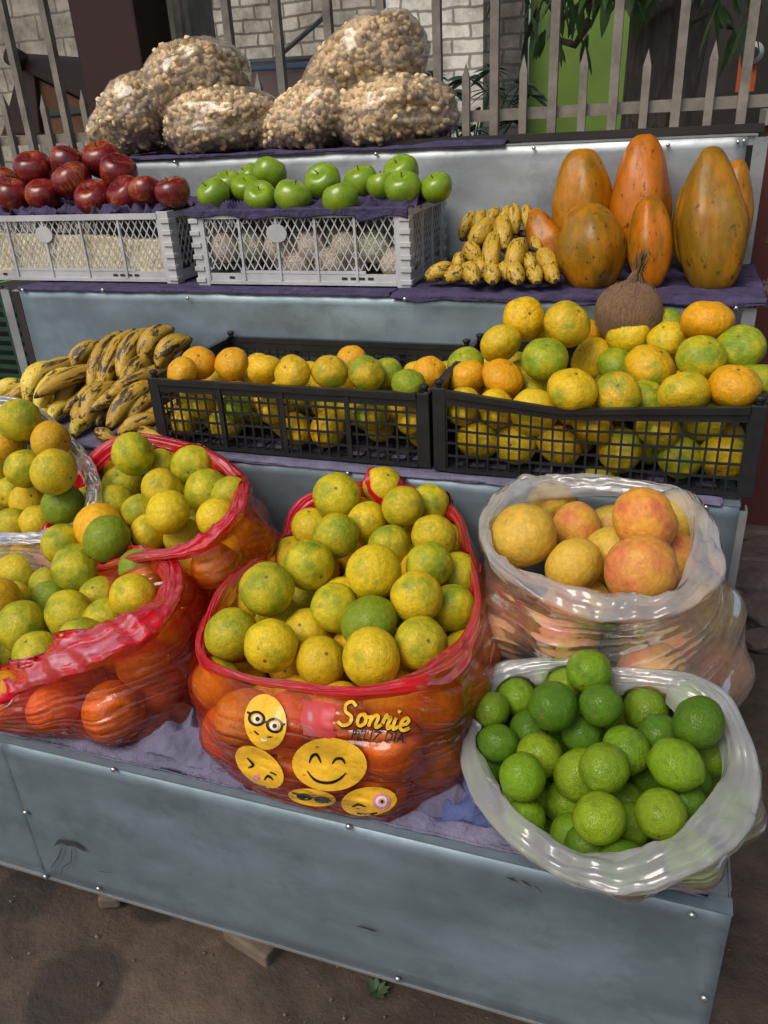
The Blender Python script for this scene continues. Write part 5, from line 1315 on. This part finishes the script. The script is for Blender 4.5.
# coconut
m, N, L, B = mat('coconut_husk'); v = coords(N, L, 'Object', (9, 9, 1.5)); n = noise_n(N, L, v, 2.5, 8, .75)
L.new(ramp(N, L, n, [(.3, (.15, .085, .045)), (.7, (.44, .27, .15))]), B.inputs['Base Color']); B.inputs['Roughness'].default_value = .95; bump(N, L, n, .7, .04, B); M_COCO = m
cp = at(629, 314, 1.690); R = 33/F*depth(cp)
co = bpy.data.objects.new('coconut', sphere_mesh('coconut', orange_fn(31, 1.0, -.04, .03))); COL.objects.link(co); co.data.materials.append(M_COCO); co.location = cp; co.scale = (R, R, R); tag(co, 'brown hairy coconut with pointed tuft behind the mandarins', 'coconut')
co.rotation_euler = (-.05, .10, 0)
mb = MB(); rg = random.Random(3)
for k in range(90):
    a = rg.uniform(0, 6.28); r0 = rg.uniform(0, .28); zt = rg.uniform(1.35, 1.95); 
    mb.tube([(r0*math.cos(a)*1.3, r0*math.sin(a)*1.3, .86), (r0*.6*math.cos(a), r0*.6*math.sin(a), 1.2), (r0*.5*math.cos(a)+rg.uniform(-.12, .12)+.06, r0*.5*math.sin(a)+rg.uniform(-.1, .1), zt)], [.03, .022, .006], 4, cap=False)
for k in range(260):
    t_, p_ = rg.uniform(0, 6.28), math.acos(rg.uniform(-.8, 1)); q = Vector((math.sin(p_)*math.cos(t_), math.sin(p_)*math.sin(t_), math.cos(p_))); tt = Vector((0, 0, 1)).cross(q).normalized(); mm = q.cross(tt)
    e_ = q*1.0; f_ = q*(1.03)+mm*rg.uniform(.1, .25)+tt*rg.uniform(-.08, .08); mb.tube([e_, (e_+f_)/2+q*.01, f_.normalized()*1.05], [.008, .006, .003], 3, cap=False)
tf = mb.build('husk_tuft', M_COCO, None, True); tf.parent = co
# bananas
def banmat(name, c1, c2, blk, amt, sc_):
    m, N, L, B = mat(name); v = coords(N, L, rnd=True); vz = coords(N, L, rnd=True, scale=(3, 3, .55))
    c = ramp(N, L, noise_n(N, L, vz, 2, 4, .6), [(.35, c1), (.65, c2)])
    bl = ramp(N, L, noise_n(N, L, vz, sc_, 6, .72), [(amt, 0.), (amt+.03, 1.)]); c = mix(N, L, bl, c, blk)
    fr = ramp(N, L, noise_n(N, L, v, 13, 6, .8), [(.55, 0.), (.62, .8)]); c = mix(N, L, fr, c, (.12, .065, .025))
    tc = N.new('ShaderNodeTexCoord'); sx = N.new('ShaderNodeSeparateXYZ'); L.new(tc.outputs['Object'], sx.inputs[0])
    ab = mth(N, L, 'ABSOLUTE', sx.outputs[2]); c = mix(N, L, ramp(N, L, mth(N, L, 'ADD', ab, mth(N, L, 'MULTIPLY', noise_n(N, L, v, 5, 3), .16)), [(.98, 0.), (1.06, 1.)]), c, (.03, .022, .012))
    L.new(c, B.inputs['Base Color']); B.inputs['Roughness'].default_value = .5; bump(N, L, noise_n(N, L, vz, 3, 3, .5), .12, .03, B); return m
M_PLA = banmat('plantain_skin', (.37, .225, .018), (.54, .34, .032), (.035, .022, .014), .525, 1.9)
M_PLAY = banmat('yellow_plantain_skin', (.58, .42, .035), (.74, .56, .06), (.06, .035, .02), .56, 1.9)
M_BAN = banmat('banana_skin', (.44, .27, .018), (.60, .39, .032), (.05, .028, .015), .55, 2.2)
def ban_mesh(name, aspect, curve, mt, sd, tipf=.35):
    """unit half-length along z; cross-section pentagonal; radius = 1/aspect"""
    nz, nn = 26, 15; vs = []; 
    for i in range(nz):
        s = -1+2*i/(nz-1); R = (1-abs(s)**2.6*(1-tipf*.6))/aspect
        if abs(s) > .86: R = min(R, (tipf*.55+(1-abs(s))*1.8)/aspect)
        if i in (0, nz-1): R *= .55
        for j in range(nn):
            t = 2*PI*j/nn; k = 1+.07*math.cos(5*t+sd)+.03*n3(s*3+sd, math.cos(t), math.sin(t))
            vs.append((R*k*math.cos(t)+curve*(1-s*s), R*k*math.sin(t), s))
    mb = MB(); mb.add(vs, [(i*nn+j, i*nn+(j+1) % nn, (i+1)*nn+(j+1) % nn, (i+1)*nn+j) for i in range(nz-1) for j in range(nn)]+[tuple(range(nn-1, -1, -1)), tuple((nz-1)*nn+j for j in range(nn))])
    me = mb.mesh(name, True); me.materials.append(mt); return me
def place_ban(me, name, p0, p1, wpx, bend, root, aspect):
    """bend: direction towards which the middle bulges"""
    a, b = Vector(p0), Vector(p1); c_ = (a+b)/2; z = (b-a).normalized(); x = Vector(bend); x = (x-z*x.dot(z)).normalized(); y = z.cross(x)
    hl = (b-a).length/2; R = wpx/2/F*depth(c_)*aspect
    o = bpy.data.objects.new(name, me); COL.objects.link(o)
    Mx = Matrix((x, y, z)).transposed().to_4x4(); Mx.translation = c_
    o.matrix_world = Mx@Matrix.Diagonal((R, R, hl*(1.14 if name == 'plantain' else 1.06), 1)); o.parent = root; o.matrix_parent_inverse = Matrix.Translation(-root.location)
    return o
PLM = [ban_mesh('plantain', 3.8, .22, M_PLA, s) for s in (0, 2, 4)]; PLY = [ban_mesh('plantain', 3.8, .2, M_PLAY, s) for s in (1, 3)]
# (x0,y0 top, x1,y1 bottom, width px, depth offset, kind)
def ybase(py): return 1.40+(440-py)*.0026
HANDS = [
 ('bunch of black streaked plantains fanned at the centre of the plantain heap', [(120, 335, 92, 388, 17, 0), (133, 333, 104, 392, 18, 0), (150, 332, 122, 378, 19, 0), (104, 345, 70, 372, 17, .03), (122, 388, 88, 436, 24, .02), (88, 368, 62, 412, 17, .02), (92, 400, 80, 432, 15, .0), (110, 395, 100, 432, 16, .03)]),
 ('bunch of heavily blackened plantains nearest the black crate', [(172, 330, 143, 362, 20, -.01), (190, 340, 158, 366, 19, -.01), (152, 358, 126, 402, 19, .0), (158, 385, 112, 434, 21, .01), (160, 395, 130, 425, 17, .02), (162, 420, 120, 438, 16, .0), (165, 408, 148, 440, 14, .03), (142, 432, 168, 446, 15, 0), (100, 440, 116, 446, 13, .0)]),
 ('bunch of yellower plantains at the left end of the plantain heap', [(58, 366, 28, 402, 22, .0), (70, 370, 38, 412, 17, -.02), (28, 386, -6, 402, 18, .0), (75, 405, 52, 430, 15, .02), (52, 412, 42, 430, 13, .0), (90, 425, 76, 446, 14, .0), (10, 395, -20, 420, 16, .03)])]
for hi, (lb, fl) in enumerate(HANDS):
    fx = sum(f[0] for f in fl)/len(fl); fy = min(f[1] for f in fl)
    root = empty('plantain_bunch', at(fx, fy+10, 1.66)); root.location.z = Z1+.01; tag(root, lb, 'plantains', 'plantain bunches heaped on the shelf')
    tops = []
    for (xa, ya, xb, yb, wd, dz) in fl:
        p0, p1 = at(xa, ya, ybase(ya)+dz), at(xb, yb, ybase(yb)+dz-.01)
        R_ = wd/2/F*depth(p1); p1.z = max(p1.z, Z1+R_*.9); p0.z = max(p0.z, Z1+R_)
        me = random.choice(PLY if hi == 2 else PLM)
        place_ban(me, 'plantain', p0, p1, wd*1.05, Vector((-.5, -.5, .7)), root, 3.8); tops.append(p0)
    mb = MB(); cc = sum(tops, Vector())/len(tops)+Vector((0, .05, -.01))
    for q in tops[:5]: mb.tube([q, q.lerp(cc, .6)+Vector((0, 0, -.004)), cc], [.006, .008, .014], 6)
    under(mb.build('stalk', M_STEM, None, True), root)
# hidden plantains supporting the heap
root = empty('plantain_bunch', (-1.25, 1.55, Z1+.01)); tag(root, 'plantains underneath, almost hidden by the heap above them', 'plantains', 'plantain bunches heaped on the shelf')
for k in range(16):
    x = -1.5+.03*k; y = 1.50+.03*(k % 5); a = Vector((x+.05, y+.09, Z1+.04+.03*(k % 3))); b = Vector((x-.03, y-.06, Z1+.03+.025*(k % 3))); place_ban(PLM[k % 3], 'plantain', a, b, 17, (-.3, -.4, .8), root, 3.8)
BNM = [ban_mesh('banana', 2.6, .28, M_BAN, s, .3) for s in (0, 2, 4)]
BAN = [
 ('upper bunch of small spotted bananas behind, against the metal panel', [(461, 240, 474, 212, 13, .10), (474, 238, 484, 210, 13, .09), (486, 232, 498, 208, 13, .10), (500, 232, 510, 206, 12, .09), (515, 236, 515, 204, 14, .06), (528, 232, 526, 205, 12, .07), (520, 240, 524, 262, 14, .03), (534, 236, 540, 262, 12, .05)]),
 ('front bunch of small ripe spotted bananas lying on the purple cloth', [(496, 222, 470, 250, 21, .03), (503, 218, 505, 252, 19, .0), (495, 234, 490, 276, 19, -.01), (520, 242, 512, 276, 20, -.01), (468, 246, 480, 265, 17, .0), (466, 256, 455, 275, 16, .02), (527, 256, 535, 275, 15, .0), (540, 252, 556, 276, 19, .01)]),
 ('bottom row of stubby bananas along the shelf edge, left of the papayas', [(456, 270, 425, 288, 18, .0), (468, 274, 444, 290, 18, -.01), (470, 270, 476, 298, 19, -.03), (494, 274, 493, 298, 18, -.03), (515, 272, 519, 298, 19, -.03), (535, 274, 537, 296, 17, -.02), (548, 272, 556, 293, 17, -.01), (480, 262, 484, 284, 15, .0), (505, 266, 506, 288, 14, .0)])]
for hi, (lb, fl) in enumerate(BAN):
    q = at(495, 290, 1.85); root = empty('banana_bunch', (q.x, 1.86+.02*hi, Z2)); tag(root, lb, 'bananas', 'bunches of small bananas'); tops = []
    for (xa, ya, xb, yb, wd, dz) in fl:
        f_ = lambda py: 1.80+(298-py)*.0022
        p0, p1 = at(xa, ya, f_(ya)+dz), at(xb, yb, f_(yb)+dz-.015)
        for p in (p0, p1): p.z = max(p.z, Z2+.012+wd/2/F*depth(p)*.8)
        place_ban(random.choice(BNM), 'banana', p0, p1, wd*.98, Vector((0, -.8, .5)), root, 2.6); tops.append(p0)
    cc = sum(tops, Vector())/len(tops)+Vector((0, .05, .0)); mb = MB()
    for q in tops: mb.tube([q, q.lerp(cc, .6), cc], [.005, .007, .012], 6)
    under(mb.build('stalk', M_STEM, None, True), root)

# ================================================================== POPCORN BAGS
M_PUFF = simple('puffed_corn', (.78, .58, .33), .7, 0, 60, .3, .4, 120, .002)
def puff_mesh_data(rng):
    pts = []; r = rng.uniform(.0105, .0145); a0 = rng.uniform(2.2, 4.2); n_ = 5
    for i in range(n_): t = a0*i/(n_-1); pts.append(Vector((r*math.cos(t), r*math.sin(t), rng.uniform(-.001, .001))))
    return pts, r*.62
def popcorn(name_lb, cx, cy, sx, sy, y, sy_d, rot, seed, ears, lb2, asym=0):
    """pillow of puffs centred on the pixel, half sizes in pixels"""
    c_ = at(cx, cy, y); k = depth(c_)/F; hx, hz, hy = sx*k, sy*k, sy_d
    rng = random.Random(seed); Rm = Matrix.Rotation(-rot, 3, 'Y')
    def srf(th, ph):
        x, yy, z = math.cos(ph)*math.cos(th), math.cos(ph)*math.sin(th), math.sin(ph)
        e = 2.3; kk = (abs(x)**e+abs(yy)**e+abs(z)**e)**(-1/e); kk *= 1+.10*n3(x*1.8+seed, yy*1.8, z*1.8)*1.1+.02*n3(x*7+seed, yy*7, z*7)
        tp = (1-.30*abs(x)**2)*(1+asym*(x if abs(x) < 1 else math.copysign(1, x)))
        return Vector((x*kk*hx*(1+.12*ears*abs(z) if ears else 1), yy*kk*hy*tp, z*kk*hz*tp))
    root = empty('popcorn_bag', (c_.x, c_.y, Z3+.01)); tag(root, name_lb, 'bag', 'clear bags of puffed corn')
    nu, nv = 72, 40; P = np.zeros((nu, nv, 3))
    for i in range(nu):
        for j in range(nv):
            ph = -PI/2+PI*j/(nv-1); th = 2*PI*i/nu; q = srf(th, ph)*1.05
            # pinch at the tied corners of the bag
            q = q+Vector((0, 0, 0)); q = Rm@q
            q += Vector((n3(i*.5, j*.5, seed), n3(i*.5, j*.5, seed+3), n3(i*.4, j*.6, seed+6)))*.006
            p = c_+q; p.z = max(p.z, Z3+.012); P[i, j] = p
    under(link('bag_film', grid_mesh('bag_film', P, True), M_POPBAG), root)
    # gathered empty corner
    vs, fs = [], []
    mb = MB(); n_ = int(950*(hx*hz)/(.13*.10)); n_ = min(n_, 1500)
    for _ in range(n_):
        th = rng.uniform(0, 2*PI); ph = math.asin(rng.uniform(-.95, 1)); u = rng.uniform(.68, .95)
        if math.sin(th) > .3 and rng.random() < .7: th = -th
        q = c_+Rm@(srf(th, ph)*u)
        if q.z < Z3+.022: q.z = Z3+.022+rng.uniform(0, .01)
        pts, r = puff_mesh_data(rng); Rq = Matrix.Rotation(rng.uniform(0, 6), 3, Vector((rng.gauss(0, 1), rng.gauss(0, 1), rng.gauss(0, 1))).normalized())
        mb.tube([q+Rq@p for p in pts], [r*.7, r*1.1, r, r*1.15, r*.7], 6)
    nu, nv = 40, 24; b0 = len(mb.v); cv = []
    for i in range(nu):
        for j in range(nv):
            q = c_+Rm@(srf(2*PI*i/nu, -PI/2+PI*j/(nv-1))*(.80+.02*((i*7+j*3) % 3))); q.z = max(q.z, Z3+.016); cv.append(q)
    mb.add(cv, [(i*nv+j, ((i+1) % nu)*nv+j, ((i+1) % nu)*nv+j+1, i*nv+j+1) for i in range(nu) for j in range(nv-1)])
    me = bpy.data.meshes.new('puffed_corn'); me.from_pydata(mb.v, [], mb.f); me.polygons.foreach_set('use_smooth', [True]*len(me.polygons)); me.update()
    o = link('puffed_corn', me, M_PUFF); tag(o, lb2, 'puffed corn', kind='stuff'); return root
popcorn('large clear bag of puffed corn resting on top of the left pair', 190, 90, 58, 38, 2.38, .16, .30, 1, 1, 'puffed corn filling the upper bag of the left heap', .30)
popcorn('clear bag of puffed corn tapering to the left end of the shelf', 132, 122, 62, 29, 2.34, .13, .42, 2, 0, 'puffed corn filling the leftmost bag', .5)
popcorn('clear bag of puffed corn between the leftmost bag and the right heap', 222, 123, 62, 30, 2.29, .13, .05, 3, 1, 'puffed corn filling the lower bag left of centre', -.1)
popcorn('tall clear bag of puffed corn on top of the right pair', 360, 76, 66, 42, 2.39, .15, .42, 4, 1, 'puffed corn filling the upper bag of the right heap', .30)
popcorn('clear bag of puffed corn under the left side of the tall bag', 306, 123, 66, 30, 2.33, .13, .35, 5, 0, 'puffed corn filling the lower bag right of centre', .35)
popcorn('clear bag of puffed corn at the right end of the popcorn heap', 396, 114, 60, 34, 2.29, .14, .0, 6, 1, 'puffed corn filling the rightmost bag', -.05)

# ---- leaf and green crate at the left edge
M_GC = simple('green_crate_plastic', (.012, .05, .03), .45, 0, 20, .3)
root = empty('green_crate', (-2.05, 1.75, -.9)); tag(root, 'dark green slatted plastic crates stacked at the left end of the stall', 'crate')
mb = MB()
for k in range(26):
    z = -1.2+k*.030; mb.box((-2.3, 1.95, z), (-1.735, 1.957, z+.013)); mb.box((-1.742, 1.60+.36, z+.0), (-1.735, 2.3, z+.013))
under(mb.build('slats', M_GC, None), root)
mb = MB()
for x in (-2.3, -2.1, -1.92, -1.745): mb.box((x, 1.945, ZG), (x+.02, 1.9495, -.40))
under(mb.build('upright', M_GC, None), root)
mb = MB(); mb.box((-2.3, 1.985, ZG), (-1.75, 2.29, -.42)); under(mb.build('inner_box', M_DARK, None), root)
mb = MB(); q = at(-8, 285, 1.78); leaf(mb, q, (1, -.1, .12), .085, .013, -.05)
o = mb.build('green_leaf', simple('fresh_green', (.05, .18, .02), .5), None, True); o.modifiers.new('s', 'SOLIDIFY').thickness = .002; tag(o, 'single green leaf poking out at the left edge under the red apple crate', 'leaf')
